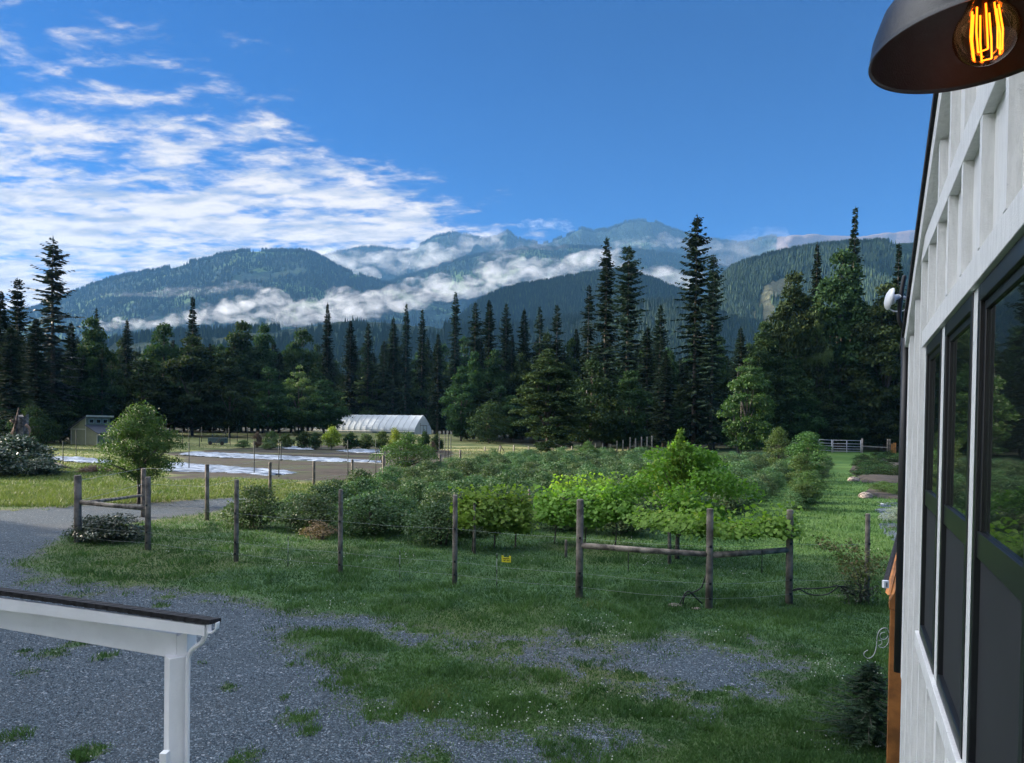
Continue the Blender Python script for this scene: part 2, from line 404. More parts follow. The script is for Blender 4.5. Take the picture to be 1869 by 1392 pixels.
SPOTS = [(60,1062,.9),(140,1178,.5),(540,1312,.42),(560,1334,.25),(645,1222,.3),(535,1215,.2),(770,1385,.7),(700,1175,.5),(520,1272,.16),(95,1195,.45),(190,1200,.35),(45,1192,.2),(55,1228,.3),(125,1090,.5),(370,1215,.12),(150,1088,.6),(15,1350,.4),(170,1374,.3),(420,1255,.22),(300,1090,.5),(455,1380,.3),(600,1155,.5)]
def masks(X, Y):
    near = (np.hypot(X, Y) < 90)
    gr = np.full(X.shape, -9.)
    Xn, Yn = X[near], Y[near]
    sd = poly_sd(DRIVE, Xn, Yn)
    sd = np.maximum(sd, poly_sd(PATCH, Xn, Yn)*.55+.02)
    sd = np.maximum(sd, poly_sd(PATCH2, Xn, Yn)*.8+.1)
    big = (fbm(Xn*.55+9, Yn*.55, 4)-.5)*2.2*np.clip(1-np.hypot(Xn, Yn)/60, .2, 1)
    fine = (fbm(Xn*2.6, Yn*2.6+5, 4, .6)-.5)*2.4*np.clip(1-np.hypot(Xn, Yn)/60, .25, 1)
    s = sd+big*.75+fine*.65
    # weed tufts on the gravel
    for u, v, r in SPOTS:
        P = ground(u, v); d = np.hypot((Xn-P[0]), (Yn-P[1])*.8)/(r*.6); s = np.where(d < 1.4, np.minimum(s, (d-.62)*.75+fine*.7), s)
    s = s+(fbm(Xn*6+3, Yn*6+8, 3, .6)-.5)*1.1*np.clip(1-np.hypot(Xn, Yn)/40, 0, 1)
    tuft = fbm(Xn*1.1+40, Yn*1.1+3, 4, .55)
    s = np.where((tuft > .70) & (s > 0), s-(tuft-.70)*12, s)
    gr[near] = s
    # drive's far grassy middle strip
    q = X*Qd[0]+Y*Qd[1]; w = X*Wd[0]+Y*Wd[1]
    soil = np.full(X.shape, -9.)
    far = (Y > 45) & (Y < 190)
    soilp = [(300,880),(330,834),(300,826),(420,818),(560,812),(700,812),(830,824),(820,850),(700,872),(560,884),(430,872)]
    soil[far] = poly_sd(soilp, X[far], Y[far])
    soil += (fbm(X*.25, Y*.25, 3)-.5)*3
    return gr, soil
ang = np.radians(np.concatenate([np.arange(-58, 50, .3), np.arange(50, 302, 6.)]))
rr = 2.0*1.0128**np.arange(0, 705)
A_, R_ = np.meshgrid(ang, rr)
GX, GY = np.sin(A_)*R_, np.cos(A_)*R_
GR, SO = masks(GX, GY)
bump = (fbm(GX*.35, GY*.35, 4)-.5)*.10*np.clip(R_/15, .3, 1)+np.clip(R_/400, 0, 1)*(fbm(GX*.01, GY*.01, 3)-.5)*3
GZ = zt(GX, GY)+bump*np.where(GR > .2, .3, 1)
m, k = mat('ground_cover')
tc = k.add('ShaderNodeTexCoord').outputs['Object']
gra = k.add('ShaderNodeAttribute', attribute_name='grav').outputs['Fac']
soa = k.add('ShaderNodeAttribute', attribute_name='soil').outputs['Fac']
dist = k.add('ShaderNodeVectorMath', {0: tc}, operation='LENGTH').outputs['Value']
nf = k.noise(tc, 9., 5, .65); nm = k.noise(tc, 1.3, 5, .6); nl = k.noise(tc, .11, 4, .55)
grass = k.mix(k.mr(nm, .35, .65), (.022, .060, .026), (.056, .112, .042))
grass = k.mix(k.mr(nf, .5, .75), grass, (.062, .120, .036))
grass = k.mix(k.m('MULTIPLY', k.mr(nl, .47, .62), .6), grass, (.095, .105, .035))
fieldc = k.mix(k.mr(k.noise(tc, .35, 6, .65), .38, .62), (.085, .115, .035), (.16, .175, .065))
fieldc = k.mix(k.mr(k.noise(k.add('ShaderNodeMapping', {0: tc, 3: (.5, 1.6, 1)}).outputs[0], .16, 4, .6), .52, .64), fieldc, (.30, .25, .12))
drym = k.mr(dist, 31., 40.)
spx = k.add('ShaderNodeSeparateXYZ', {0: tc}).outputs
qq = k.m('ADD', k.m('MULTIPLY', spx[0], float(Qd[0])), k.m('MULTIPLY', spx[1], float(Qd[1])))
drym = k.m('MULTIPLY', drym, k.mr(qq, -30., -24., 1., 0.))
grass = k.mix(drym, grass, fieldc)
aisle = k.m('MULTIPLY', k.mr(dist, 22., 32.), k.mr(qq, -8., -5.))
grass = k.mix(k.m('MULTIPLY', aisle, .7), grass, (.060, .135, .020))
vor = k.add('ShaderNodeTexVoronoi', {'Vector': tc, 'Scale': 44., 'Randomness': 1.})
peb = k.add('ShaderNodeSeparateColor', {0: vor.outputs['Color']}).outputs[0]
vor2 = k.add('ShaderNodeTexVoronoi', {'Vector': tc, 'Scale': 24.})
peb2 = k.add('ShaderNodeSeparateColor', {0: vor2.outputs['Color']}).outputs[0]
stone = k.mix(k.mr(peb, .0, 1., smooth=False), (.018, .032, .046), (.125, .172, .210))
stone = k.mix(k.m('MULTIPLY', k.mr(peb2, .92, .96), .7), stone, (.42, .46, .50))
stone = k.mix(k.mr(vor.outputs['Distance'], .45, .75), stone, (.030, .034, .042))
stone = k.mix(k.m('MULTIPLY', k.mr(nm, .35, .62), .38), stone, (.060, .078, .090))
stone = k.mix(k.m('MULTIPLY', k.mr(nl, .5, .6), .3), stone, (.10, .095, .09))
soilc = k.mix(k.mr(k.noise(tc, 1.8, 6, .7), .35, .65), (.022, .018, .014), (.060, .047, .037))
g2 = k.m('ADD', gra, k.m('MULTIPLY', k.m('SUBTRACT', nf, .5), 1.9))
gm = k.mr(g2, -.30, .22)
cc = k.mix(gm, grass, stone)
edge = k.m('MULTIPLY', k.mr(g2, -.55, -.05), k.mr(g2, -.05, .5, 1., 0.))
cc = k.mix(k.m('MULTIPLY', edge, .35), cc, (.11, .105, .065))
soilc = k.mix(k.m('MULTIPLY', k.mr(k.noise(k.add('ShaderNodeMapping', {0: tc, 2: (0, 0, -.2), 3: (.12, .55, 1)}).outputs[0], 1., 5, .65), .50, .60), .75), soilc, (.050, .075, .024))
cc = k.mix(k.mr(soa, -.5, .8), cc, soilc)
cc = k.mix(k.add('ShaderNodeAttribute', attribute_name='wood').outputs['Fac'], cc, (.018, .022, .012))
hgt = k.m('ADD', k.m('MULTIPLY', vor.outputs['Distance'], k.m('MULTIPLY', gm, -.6)), k.m('MULTIPLY', nf, 1.))
bmp = k.add('ShaderNodeBump', {'Strength': .8, 'Distance': .035, 'Height': hgt}).outputs[0]
p = k.add('ShaderNodeBsdfPrincipled', {'Base Color': cc, 'Roughness': .9, 'Specular IOR Level': .25, 'Normal': bmp})
k.add('ShaderNodeOutputMaterial', {0: p.outputs[0]})
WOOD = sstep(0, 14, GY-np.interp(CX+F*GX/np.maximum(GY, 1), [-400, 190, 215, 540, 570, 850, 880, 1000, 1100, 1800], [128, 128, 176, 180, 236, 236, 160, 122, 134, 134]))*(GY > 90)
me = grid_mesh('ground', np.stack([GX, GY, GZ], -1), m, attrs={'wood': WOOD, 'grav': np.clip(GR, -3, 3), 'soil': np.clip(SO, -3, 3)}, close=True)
go = part('ground', me, None); tag(go, kind='structure')
# the hole round the camera's foot, under the house
b = MB(); nn_ = len(ang); b.add([(GX[0, i], GY[0, i], GZ[0, i]) for i in range(nn_)]+[(0, 0, 0)], [(i, (i+1) % nn_, nn_) for i in range(nn_)])
tag(b.build('ground', m), kind='structure')

# ------------------------------------------------------------------ grass blades, clover flowers
rng = np.random.default_rng(11)
def scatter(n, y0, y1, umin=-60, umax=1830, pw=1.):
    """ground points spread so that their density falls with distance"""
    t = rng.random(n); Yv = 1/(1/y0+(1/y1-1/y0)*t)
    U = rng.uniform(umin, umax, n); k_ = (U-CX)/F
    return k_*Yv, Yv
def gmask(X, Y):
    r = np.hypot(X, Y); a = np.degrees(np.arctan2(X, Y))
    i = np.clip(np.round(np.log(r/2)/np.log(1.0128)).astype(int), 0, len(rr)-1); j = np.clip(np.round((a+58)/.3).astype(int), 0, len(ang)-1)
    return GR[i, j], SO[i, j], GZ[i, j]
X, Y = scatter(600000, 8.2, 75)
g, s_, z = gmask(X, Y); q = X*Qd[0]+Y*Qd[1]
keep = (rng.random(len(g)) < np.clip(.42-g*.75, .03*(g < .9), 1)) & (s_ < 0) & ((q < WALL-.1) | (X*Wd[0]+Y*Wd[1] > 10.5))
X, Y, z, g = X[keep], Y[keep], z[keep], g[keep]; n = len(X)
clump = fbm(X*1.4+3, Y*1.4, 4)
hh = (.025+.045*clump*rng.random(n)+.045*(clump > .60))*(1+Y/45)*np.where(g > -.5, .8, 1)
th = rng.uniform(0, 6.28, n); ln = rng.normal(size=(n, 2))*.5
wd = .0045*(1+Y/11)
b0 = np.stack([X+np.cos(th)*wd, Y+np.sin(th)*wd, z-.005], 1); b1 = np.stack([X-np.cos(th)*wd, Y-np.sin(th)*wd, z-.005], 1)
tp = np.stack([X+ln[:, 0]*hh, Y+ln[:, 1]*hh, z+hh], 1)
M['blade'] = foliage('grass_blades', (.028, .074, .026), (.100, .180, .050), .3, 0, warm=(.20, .18, .08), wamt=.14)
V = np.stack([b0, b1, tp], 1).reshape(-1, 3)
tint = np.clip(rng.random(n)*.45+(fbm(X*.5, Y*.5+7, 4)-.3)*1.1, 0, .99)
tag(part('lawn_grass', fast('lawn_grass', V, 3, M['blade'], tint), None), 'short green lawn grass growing round the gravel and under the fences', 'grass', kind='stuff')
# long pale grass of the field beyond the drive
X, Y = scatter(120000, 36, 130, -60, 1000)
g, s_, z = gmask(X, Y); q = X*Qd[0]+Y*Qd[1]
keep = (g < -.15) & (s_ < -.4) & (q < -27)
X, Y, z = X[keep], Y[keep], z[keep]; n = len(X); cl = fbm(X*.3, Y*.3, 4)
hh = (.10+.30*cl*rng.random(n)); th = rng.uniform(0, 6.28, n); wd = .010*(1+Y/45); ln = rng.normal(size=(n, 2))*.5
V = np.stack([np.stack([X+np.cos(th)*wd, Y+np.sin(th)*wd, z], 1), np.stack([X-np.cos(th)*wd, Y-np.sin(th)*wd, z], 1), np.stack([X+ln[:, 0]*hh, Y+ln[:, 1]*hh, z+hh], 1)], 1).reshape(-1, 3)
M['fieldblade'] = foliage('field_blades', (.08, .115, .035), (.20, .215, .08), .3, 0, warm=(.34, .27, .13), wamt=.16)
tag(part('field_grass', fast('field_grass', V, 3, M['fieldblade'], np.clip(rng.random(n)*.5+cl*.5, 0, .99)), None), 'long yellow-green meadow grass beyond the gravel drive', 'grass', kind='stuff')
# clover heads
X, Y = scatter(15000, 8.5, 30)
g, s_, z = gmask(X, Y); q = X*Qd[0]+Y*Qd[1]
cl = fbm(X*.45+60, Y*.45+2, 4)
keep = (g < -.05) & ((q < WALL-.2) | (X*Wd[0]+Y*Wd[1] > 10.5)) & (cl+rng.random(len(X))*.30 > .875)
X, Y, z = X[keep], Y[keep], z[keep]+.055; n = len(X)
r = .009*(1+Y/30)
o6 = np.array([[1,0,0],[0,1,0],[0,0,1],[-1,0,0],[0,-1,0],[0,0,-1]], float)
fc = [(0,1,2),(1,3,2),(3,4,2),(4,0,2),(1,0,5),(3,1,5),(4,3,5),(0,4,5)]
P = np.stack([X, Y, z], 1); V = np.stack([np.stack([P+o6[i]*r[:, None] for i in f], 1) for f in fc], 1).reshape(-1, 3)
M['clover'] = simple('clover_white', (.55, .58, .50), .8, 0, .1)
tag(part('clover_flowers', fast('clover_flowers', V, 3, M['clover']), None), 'tiny white clover heads dotted through the lawn', 'flowers', kind='stuff')
# loose stones
X, Y = scatter(70000, 8.2, 26, -60, 1400)
g, s_, z = gmask(X, Y); keep = (g > -.05); X, Y, z = X[keep], Y[keep], z[keep]; n = len(X)
r = rng.uniform(.006, .014, n)*(1+Y/30)
P = np.stack([X, Y, z+r*.25], 1); jit = rng.uniform(.6, 1.3, (n, 6))
V = np.stack([np.stack([P+o6[i]*(r*jit[:, i])[:, None]*[1, 1, .7] for i in f], 1) for f in fc], 1).reshape(-1, 3)
mm, k = mat('gravel_stone'); rn = k.add('ShaderNodeAttribute', attribute_name='rnd').outputs['Fac']
k.add('ShaderNodeOutputMaterial', {0: k.add('ShaderNodeBsdfPrincipled', {'Base Color': k.mix(k.m('POWER', rn, 1.6), (.020, .040, .058), (.22, .275, .32)), 'Roughness': .8}).outputs[0]})
tag(part('gravel_stones', fast('gravel_stones', V, 3, mm, np.repeat(rng.random(n), 8)), None), 'loose blue-grey gravel stones covering the yard and drive', 'gravel', kind='stuff')

# ================================================================== MOUNTAINS
def relief_mat(name, dark, mid, light, lmin=.56, bare=None, sc_=.0035, trees=.05):
    m, k = mat(name); tc = k.add('ShaderNodeTexCoord').outputs['Object']
    a = k.noise(tc, sc_, 7, .62, .4); c = k.mix(k.mr(k.noise(tc, sc_*5, 5), .35, .65), dark, mid)
    c = k.mix(k.mr(a, lmin, lmin+.05), c, light)
    if bare:
        c = k.mix(k.mr(k.add('ShaderNodeAttribute', attribute_name='bare').outputs['Fac'], .3, .55), c, k.mix(k.noise(tc, sc_*20, 5, .7), bare, tuple(x*1.7 for x in bare)))
    c = k.mix(k.m('MULTIPLY', k.mr(k.noise(tc, trees, 3, .7), .5, .7), .55), c, tuple(x*.35 for x in dark))
    h = k.noise(tc, trees, 4, .7)
    bm_ = k.add('ShaderNodeBump', {'Strength': .9, 'Distance': 14., 'Height': h}).outputs[0]
    p = k.add('ShaderNodeBsdfPrincipled', {'Base Color': c, 'Roughness': 1., 'Specular IOR Level': .1, 'Normal': bm_}); k.add('ShaderNodeOutputMaterial', {0: p.outputs[0]})
    return m
def hill(name, sky_px, D, L, m, amp=.10, seed=0, prof=1.15, nc=360, nr=90, tree=0, treeh=26., bare=None, spur=.0016, jag=0., treemat=None, tlabel=''):
    """a real ridge: crest at depth D seen through the skyline pixels, falling towards and away from the camera"""
    us = np.array([p[0] for p in sky_px], float); vs = np.array([p[1] for p in sky_px], float)
    U = np.linspace(us[0], us[-1], nc)
    Vp = np.interp(U, us, vs)+(fbm(U*.06+seed, U*0+seed, 4)-.5)*jag
    top = np.array([atY(u, v, D) for u, v in zip(U, Vp)])
    t = np.concatenate([np.linspace(0, 1, nr), 1+np.linspace(.04, .7, 16)])
    Yd = D-L*(1-t)
    k_ = top[:, 0]/D
    PX = Yd[:, None]*k_[None, :]; PY = np.repeat(Yd[:, None], nc, 1)
    base = np.where(t <= 1, np.clip(t, 0, 1)**prof, np.clip(1-(t-1)*1.5, 0, 1))
    wobble = (fbm(PX*spur+seed*3, PY*spur*.7+seed, 5)-.5)
    ridg = 1-np.abs(fbm(PX*spur*1.2+seed*7, PY*spur*.45, 4)*2-1)*2
    sh = np.sin(np.pi*np.clip(t, 0, 1))**.8
    Hh = top[:, 2][None, :]*base[:, None]*(1+(wobble*2.2*amp+(ridg-.6)*amp)*sh[:, None])
    lim = CAMZ+(top[:, 2]-CAMZ)[None, :]*(Yd/D)[:, None]*(.992 if True else 1)
    Hh = np.where((t < .995)[:, None], np.minimum(Hh, lim), Hh)
    attrs = {'bare': bare(PX, PY, Hh, U, t) if bare else np.zeros_like(PX)}
    me = grid_mesh(name, np.stack([PX, PY, Hh], -1), m, attrs=attrs)
    o = part(name, me, None); tag(o, kind='structure')
    if tree:
        r = np.random.default_rng(seed+50); n = tree
        ti = r.uniform(.12, 1.0, n)**.8*(nr-1.001); ui = r.uniform(0, nc-1.001, n)
        n2 = n//6; ti[:n2] = nr-1.001; i, j = ti.astype(int), ui.astype(int); fi, fj = ti-i, ui-j
        bl = lambda A: (A[i, j]*(1-fi)*(1-fj)+A[i+1, j]*fi*(1-fj)+A[i, j+1]*(1-fi)*fj+A[i+1, j+1]*fi*fj)
        x, y, z = bl(PX), bl(PY), bl(Hh); br = bl(attrs['bare'])
        kp = (br < .4) & (fbm(x*.004+seed, y*.004, 4) > .33); x, y, z = x[kp], y[kp], z[kp]; n = len(x)
        h = treeh*r.uniform(.55, 1.25, n); w = h*r.uniform(.15, .24, n)
        V = []
        for a in range(3):
            a0, a1 = a*2.094+r.uniform(0, 1, n)*0, (a+1)*2.094
            V.append(np.stack([np.stack([x+np.cos(a0)*w, y+np.sin(a0)*w, z-h*.1], 1), np.stack([x+np.cos(a1)*w, y+np.sin(a1)*w, z-h*.1], 1), np.stack([x, y, z+h], 1)], 1))
        V = np.stack(V, 1).reshape(-1, 3)
        tag(part('hill_forest', fast(name+'_forest', V, 3, treemat), None), tlabel, 'forest', kind='stuff')
    return o
MT_far = relief_mat('far_slope', (.010, .022, .018), (.020, .040, .028), (.060, .10, .045), .58, bare=(.10, .075, .07))
MT_left = relief_mat('left_slope', (.010, .026, .018), (.022, .048, .028), (.075, .125, .045), .53)
MT_near = relief_mat('near_slope', (.007, .019, .011), (.014, .032, .017), (.045, .075, .028), .58, bare=(.085, .085, .050), sc_=.006)
FT_far = foliage('far_conifers', (.010, .026, .018), (.026, .052, .028), .05, 0)
FT_near = foliage('near_conifers', (.008, .024, .012), (.034, .066, .028), .05, 0)
FT_dark = foliage('dark_conifers', (.010, .030, .015), (.034, .070, .034), .05, 0)
hill('far_mountain', [(560,475),(620,462),(660,452),(700,452),(730,460),(760,452),(790,436),(825,426),(850,430),(880,438),(905,434),(926,422),(945,438),(985,446),(1010,440),(1040,428),(1062,417),(1085,422),(1110,420),(1140,408),(1165,404),(1190,405),(1215,414),(1250,428),(1300,438),(1350,446),(1420,432),(1450,428),(1500,427),(1540,431),(1585,430),(1620,424),(1660,420),(1760,415),(1900,440)],
     7600, 3800, MT_far, amp=.13, seed=3, tree=26000, treeh=34, jag=5, treemat=FT_far, tlabel='conifers covering the highest far ridge above the cloud bands', spur=.0011,
     bare=lambda X, Y, Z, U, t: (sstep(1400, 1440, U)[None, :]*sstep(.55, .75, t)[:, None]))
hill('left_mountain', [(-200,600),(60,565),(150,528),(200,510),(250,500),(300,492),(350,479),(385,473),(400,464),(450,459),(520,458),(562,459),(590,472),(620,490),(650,500),(690,515),(740,528),(800,540),(900,560),(1000,590),(1100,620)],
     4700, 2200, MT_left, amp=.14, seed=8, tree=30000, treeh=24, jag=4, treemat=FT_far, tlabel='conifers on the flat-topped mountain at the left', spur=.0018)
hill('middle_mountain', [(560,560),(640,540),(700,520),(760,500),(830,478),(900,462),(960,455),(1040,452),(1120,455),(1200,462),(1280,474),(1360,500),(1440,530)],
     5600, 2600, MT_left, amp=.14, seed=21, tree=24000, treeh=26, jag=5, treemat=FT_far, tlabel='conifers on the middle slopes between two cloud bands', spur=.0015)
hill('forest_hill', [(780,640),(820,605),(850,575),(880,553),(910,540),(935,531),(960,527),(1010,519),(1060,509),(1110,502),(1150,505),(1200,520),(1260,545),(1330,580),(1400,620)],
     2300, 900, MT_near, amp=.10, seed=14, tree=30000, treeh=21, jag=4, treemat=FT_dark, tlabel='dark conifers on the rounded hill rising behind the tree line', spur=.004)
def scar(X, Y, Z, U, t):
    uu = np.repeat(U[None, :], len(t), 0); tt = np.repeat(t[:, None], len(U), 1)
    vv = np.array([[0]])
    d = (uu-1400)/55+(.62-tt)*2.2
    return np.clip(1.05-np.abs(d)*1.5, 0, 1)*sstep(.25, .4, tt)*sstep(.93, .8, tt)*np.clip((fbm(uu*.09, tt*14, 4)-.3)*4, 0, 1.2)
hill('right_hill', [(1150,660),(1230,610),(1290,550),(1320,505),(1335,492),(1370,479),(1410,468),(1450,460),(1500,451),(1560,447),(1620,445),(1700,440),(1900,430)],
     1900, 1000, MT_near, amp=.12, seed=31, tree=30000, treeh=15, jag=3, treemat=FT_near, tlabel='sunlit conifers on the hill at the right above the big maple', spur=.004, bare=scar)
hill('foot_slope', [(100,640),(300,612),(500,604),(640,585),(720,590),(820,600),(960,598),(1100,575),(1170,558),(1230,556),(1290,566),(1350,590),(1450,610)],
     1500, 700, MT_near, amp=.08, seed=41, tree=14000, treeh=16, jag=5, treemat=FT_near, tlabel='pale green wood at the foot of the mountains', spur=.006)

# ================================================================== LOW CLOUD
def fog_bank(name, pts, Y, dens, label, seed=0, depth=1.0):
    """a lumpy closed volume of cloud; pts = (u, v, half height in px) along its spine at depth Y"""
    r = np.random.default_rng(seed); bm = bmesh.new()
    seg = []
    for a, b in zip(pts[:-1], pts[1:]):
        n = max(2, int(abs(b[0]-a[0])/max(5., (a[2]+b[2])*.42)))
        seg += [tuple(a[i]+(b[i]-a[i])*t for i in range(3)) for t in np.arange(n)/n]
    seg.append(pts[-1])
    for u, v, h in seg:
        for _ in range(3):
            hh = h*r.uniform(.35, .95); P = atY(u+r.normal()*h*.6, v+r.normal()*h*.42, Y+r.normal()*h/F*Y*.8)
            R = hh/F*Y*1.34
            mt = Matrix.Translation(Vector(P)) @ Matrix.Diagonal((R*r.uniform(1.1, 1.9), R*1.3*depth, R*r.uniform(.6, .95), 1))
            bmesh.ops.create_icosphere(bm, subdivisions=2, radius=1, matrix=mt)
    me = bpy.data.meshes.new(name); bm.to_mesh(me); bm.free()
    o = link(bpy.data.objects.new(name, me))
    mean = float(np.mean([s[2] for s in seg]))/F*Y
    rm = o.modifiers.new('r', 'REMESH'); rm.mode = 'VOXEL'; rm.voxel_size = max(mean*.16, 7.)
    tx = bpy.data.textures.new(name, 'CLOUDS'); tx.noise_scale = mean*1.1; tx.noise_depth = 4
    dp = o.modifiers.new('d', 'DISPLACE'); dp.texture = tx; dp.strength = mean*.9; dp.mid_level = .52; dp.texture_coords = 'GLOBAL'
    dg = bpy.context.evaluated_depsgraph_get(); dg.update()
    m2 = bpy.data.meshes.new_from_object(o.evaluated_get(dg)); o.modifiers.clear(); o.data = m2
    m, k = mat(name); gp_ = k.add('ShaderNodeNewGeometry').outputs['Position']
    nz = k.noise(k.add('ShaderNodeMapping', {0: gp_, 3: (1., 1., 1.9)}).outputs[0], .55/mean, 5, .62, .6)
    vol = k.add('ShaderNodeVolumePrincipled', {'Color': (.80, .82, .85, 1), 'Density': k.m('MULTIPLY', k.mr(nz, .42, .74), dens*1.0), 'Anisotropy': .25})
    k.add('ShaderNodeOutputMaterial', {'Volume': vol.outputs[0]})
    m2.materials.clear(); m2.materials.append(m)
    return tag(o, label, 'low cloud', kind='stuff')
#FOG
fog_bank('low_cloud', [(170,592,7),(250,592,10),(330,584,11),(400,572,20),(480,566,24),(560,566,27),(650,560,27),(740,543,25),(820,526,24),(900,504,22),(980,490,20),(1060,480,18),(1120,468,15)], 3400, .011, 'long bright cloud bank lying low across the whole mountainside', 2)
fog_bank('low_cloud', [(560,462,12),(620,476,22),(680,482,22),(740,476,20),(800,460,18),(850,444,16),(905,430,12)], 5000, .005, 'upper cloud bank spilling over the ridge at centre left', 3)
fog_bank('low_cloud', [(1120,500,18),(1165,515,26),(1215,520,26),(1262,512,22)], 2700, .011, 'rounded white cloud puff behind the two tallest conifers', 4)
fog_bank('low_cloud', [(1120,448,7),(1170,442,9),(1215,436,8),(1250,446,10),(1290,452,12)], 5200, .004, 'thin cloud wisp just under the highest summit', 5)
fog_bank('low_cloud', [(1290,470,16),(1340,460,24),(1390,448,22),(1430,440,16)], 4200, .0016, 'faint blue mist veil between the summit and the right hill', 6)
fog_bank('low_cloud', [(60,560,14),(140,545,12),(210,520,9),(270,508,6)], 5200, .0016, 'pale mist where the left ridge meets the cloud behind the tallest left conifer', 10)
fog_bank('low_cloud', [(180,537,3),(260,537,5),(330,533,8),(400,528,7),(470,520,8)], 3800, .004, 'thin streak of mist across the left mountain', 7)
fog_bank('low_cloud', [(950,412,5),(985,409,9),(1020,411,9),(1042,416,5)], 7000, .003, 'small pale cloud floating just over the ridge at the centre', 8)
fog_bank('low_cloud', [(880,476,7),(905,464,9),(940,452,10),(985,446,8),(1030,450,7)], 4600, .0022, 'ragged wisps curling up off the middle slopes', 9)
# ================================================================== HAZE
hm, k = mat('haze_air'); vol = k.add('ShaderNodeVolumePrincipled', {'Color': (.20, .49, .93, 1), 'Density': .000042, 'Anisotropy': .0})
k.add('ShaderNodeOutputMaterial', {'Volume': vol.outputs[0]})
b = MB(); b.box(-9500, 9500, -300, 9800, -30, 2180)
tag(b.build('haze', hm), 'thin blue morning haze in the valley air', 'haze', kind='stuff')

# ================================================================== HOUSE
def A(u, v, Y): return Vector(atY(u, v, Y).tolist())
HRZ = math.pi/2-AZW
ho = Qd*WALL
WM, k = mat('white_siding')
tc = k.add('ShaderNodeTexCoord').outputs['Object']
grain = k.noise(k.add('ShaderNodeMapping', {0: tc, 3: (1, 1, .12)}).outputs[0], 42., 6, .7)
spk = k.noise(tc, 16., 6, .75)
c = k.mix(k.mr(grain, .3, .7), (.62, .62, .61), (.74, .74, .73))
c = k.mix(k.m('MULTIPLY', k.mr(spk, .62, .72), .5), c, (.34, .34, .35))
p = k.add('ShaderNodeBsdfPrincipled', {'Base Color': c, 'Roughness': .6, 'Normal': k.add('ShaderNodeBump', {'Strength': .7, 'Distance': .006, 'Height': k.m('ADD', grain, spk)}).outputs[0]})
k.add('ShaderNodeOutputMaterial', {0: p.outputs[0]})
house = thing('farmhouse', (ho[0], ho[1], 0), 'white board and batten house wall close at the right with black windows', 'house', rz=HRZ)
TC = 7.0
def rakez(t): return 6.15-.40*(t-4.64) if t > -1 else 6.15-.40*(-1-4.64)+.40*(t+1)
b = MB()
wins = [(4.66, 5.58), (3.50, 4.49), (2.36, 3.36)]
ZB, ZT_ = 2.97, 4.87
b.box(-9, TC, -.15, 0, 0, ZB)
edges = [-9]+[e for w_ in reversed(wins) for e in w_]+[TC]
for a, c_ in zip(edges[::2], edges[1::2]): b.box(a, c_, -.15, 0, ZB, ZT_)
b.prism([(-9, ZT_), (TC, ZT_), (TC, rakez(TC)-.02), (-1, rakez(-1)-.02), (-9, rakez(-9)-.02)], -.15, 0)
b.box(TC-.15, TC, -8, -.15, 0, 5.1); b.box(-9, -8.85, -8, -.15, 0, 5.0); b.box(-8.85, TC-.15, -8, -7.85, 0, 5.0)
t_ = TC-.12
while t_ > -8.5:
    inw = [w_ for w_ in wins if w_[0]-.12 < t_ < w_[1]+.12]; x0, x1 = t_-.028, t_+.028
    zt_ = 5.47
    if inw or 2.2 < t_ < 5.7: b.box(x0, x1, 0, .040, .05, 2.86); b.box(x0, x1, 0, .040, 4.985, 5.468)
    else: b.box(x0, x1, 0, .040, .05, min(5.468, rakez(t_)-.17))
    if rakez(t_) > 5.95: b.box(x0, x1, 0, .040, 5.602, rakez(t_)-.16)
    t_ -= .52
b.build('wall', WM, house)
b = MB(); b.box(-9, 6.15, 0, .042, 5.47, 5.60); b.build('frieze_board', WM, house, .004)
b = MB(); b.box(2.2, 5.70, 0, .040, 4.87, 4.98); b.box(2.2, 5.70, 0, .040, 2.865, 2.965)
for x0, x1 in ((5.585, 5.70), (4.495, 4.655), (3.365, 3.495), (2.2, 2.355)): b.box(x0, x1, -.02, .018, 2.967, 4.868)
b.build('window_trim', WM, house, .003)
b = MB(); b.box(TC-.10, TC+.03, 0, .040, 2.25, rakez(TC)-.17); b.box(TC, TC+.03, -.1, 0, 2.25, rakez(TC)-.17); b.build('corner_board', WM, house, .003)
b = MB()
for t0, t1 in ((-1, 7.35), (-9, -1)):
    b.prism([(t0, rakez(t0)-.155), (t1, rakez(t1)-.155), (t1, rakez(t1)-.02), (t0, rakez(t0)-.02)], .001, .065)
b.build('rake_board', WM, house)
b = MB()
for t0, t1 in ((-1, 7.45), (-9.4, -1)):
    b.prism([(t0, rakez(t0)-.018), (t1, rakez(t1)-.018), (t1, rakez(t1)+.045), (t0, rakez(t0)+.045)], -8.3, .085)
b.build('roof', M['shingle'], house)
b = MB(); b.tube([(7.12, .055, rakez(7.12)-.06), (7.12, .055, 4.0), (7.12, .055, 2.26)], .034, 10); b.build('downspout', M['black'], house)
b = MB(); b.box(7.36, 7.47, -8, .08, rakez(7.35)-.12, rakez(7.35)-.02); b.build('gutter', M['black'], house)
GM, k = mat('window_glass')
p = k.add('ShaderNodeBsdfPrincipled', {'Base Color': (.010, .014, .013, 1), 'Roughness': .02, 'IOR': 1.5, 'Specular IOR Level': .5,
    'Normal': k.add('ShaderNodeBump', {'Strength': .05, 'Distance': .01, 'Height': k.noise(k.add('ShaderNodeMapping', {0: k.add('ShaderNodeTexCoord').outputs['Object'], 3: (1.2, 1, 14)}).outputs[0], 1.0, 2)}).outputs[0]})
k.add('ShaderNodeOutputMaterial', {0: p.outputs[0]})
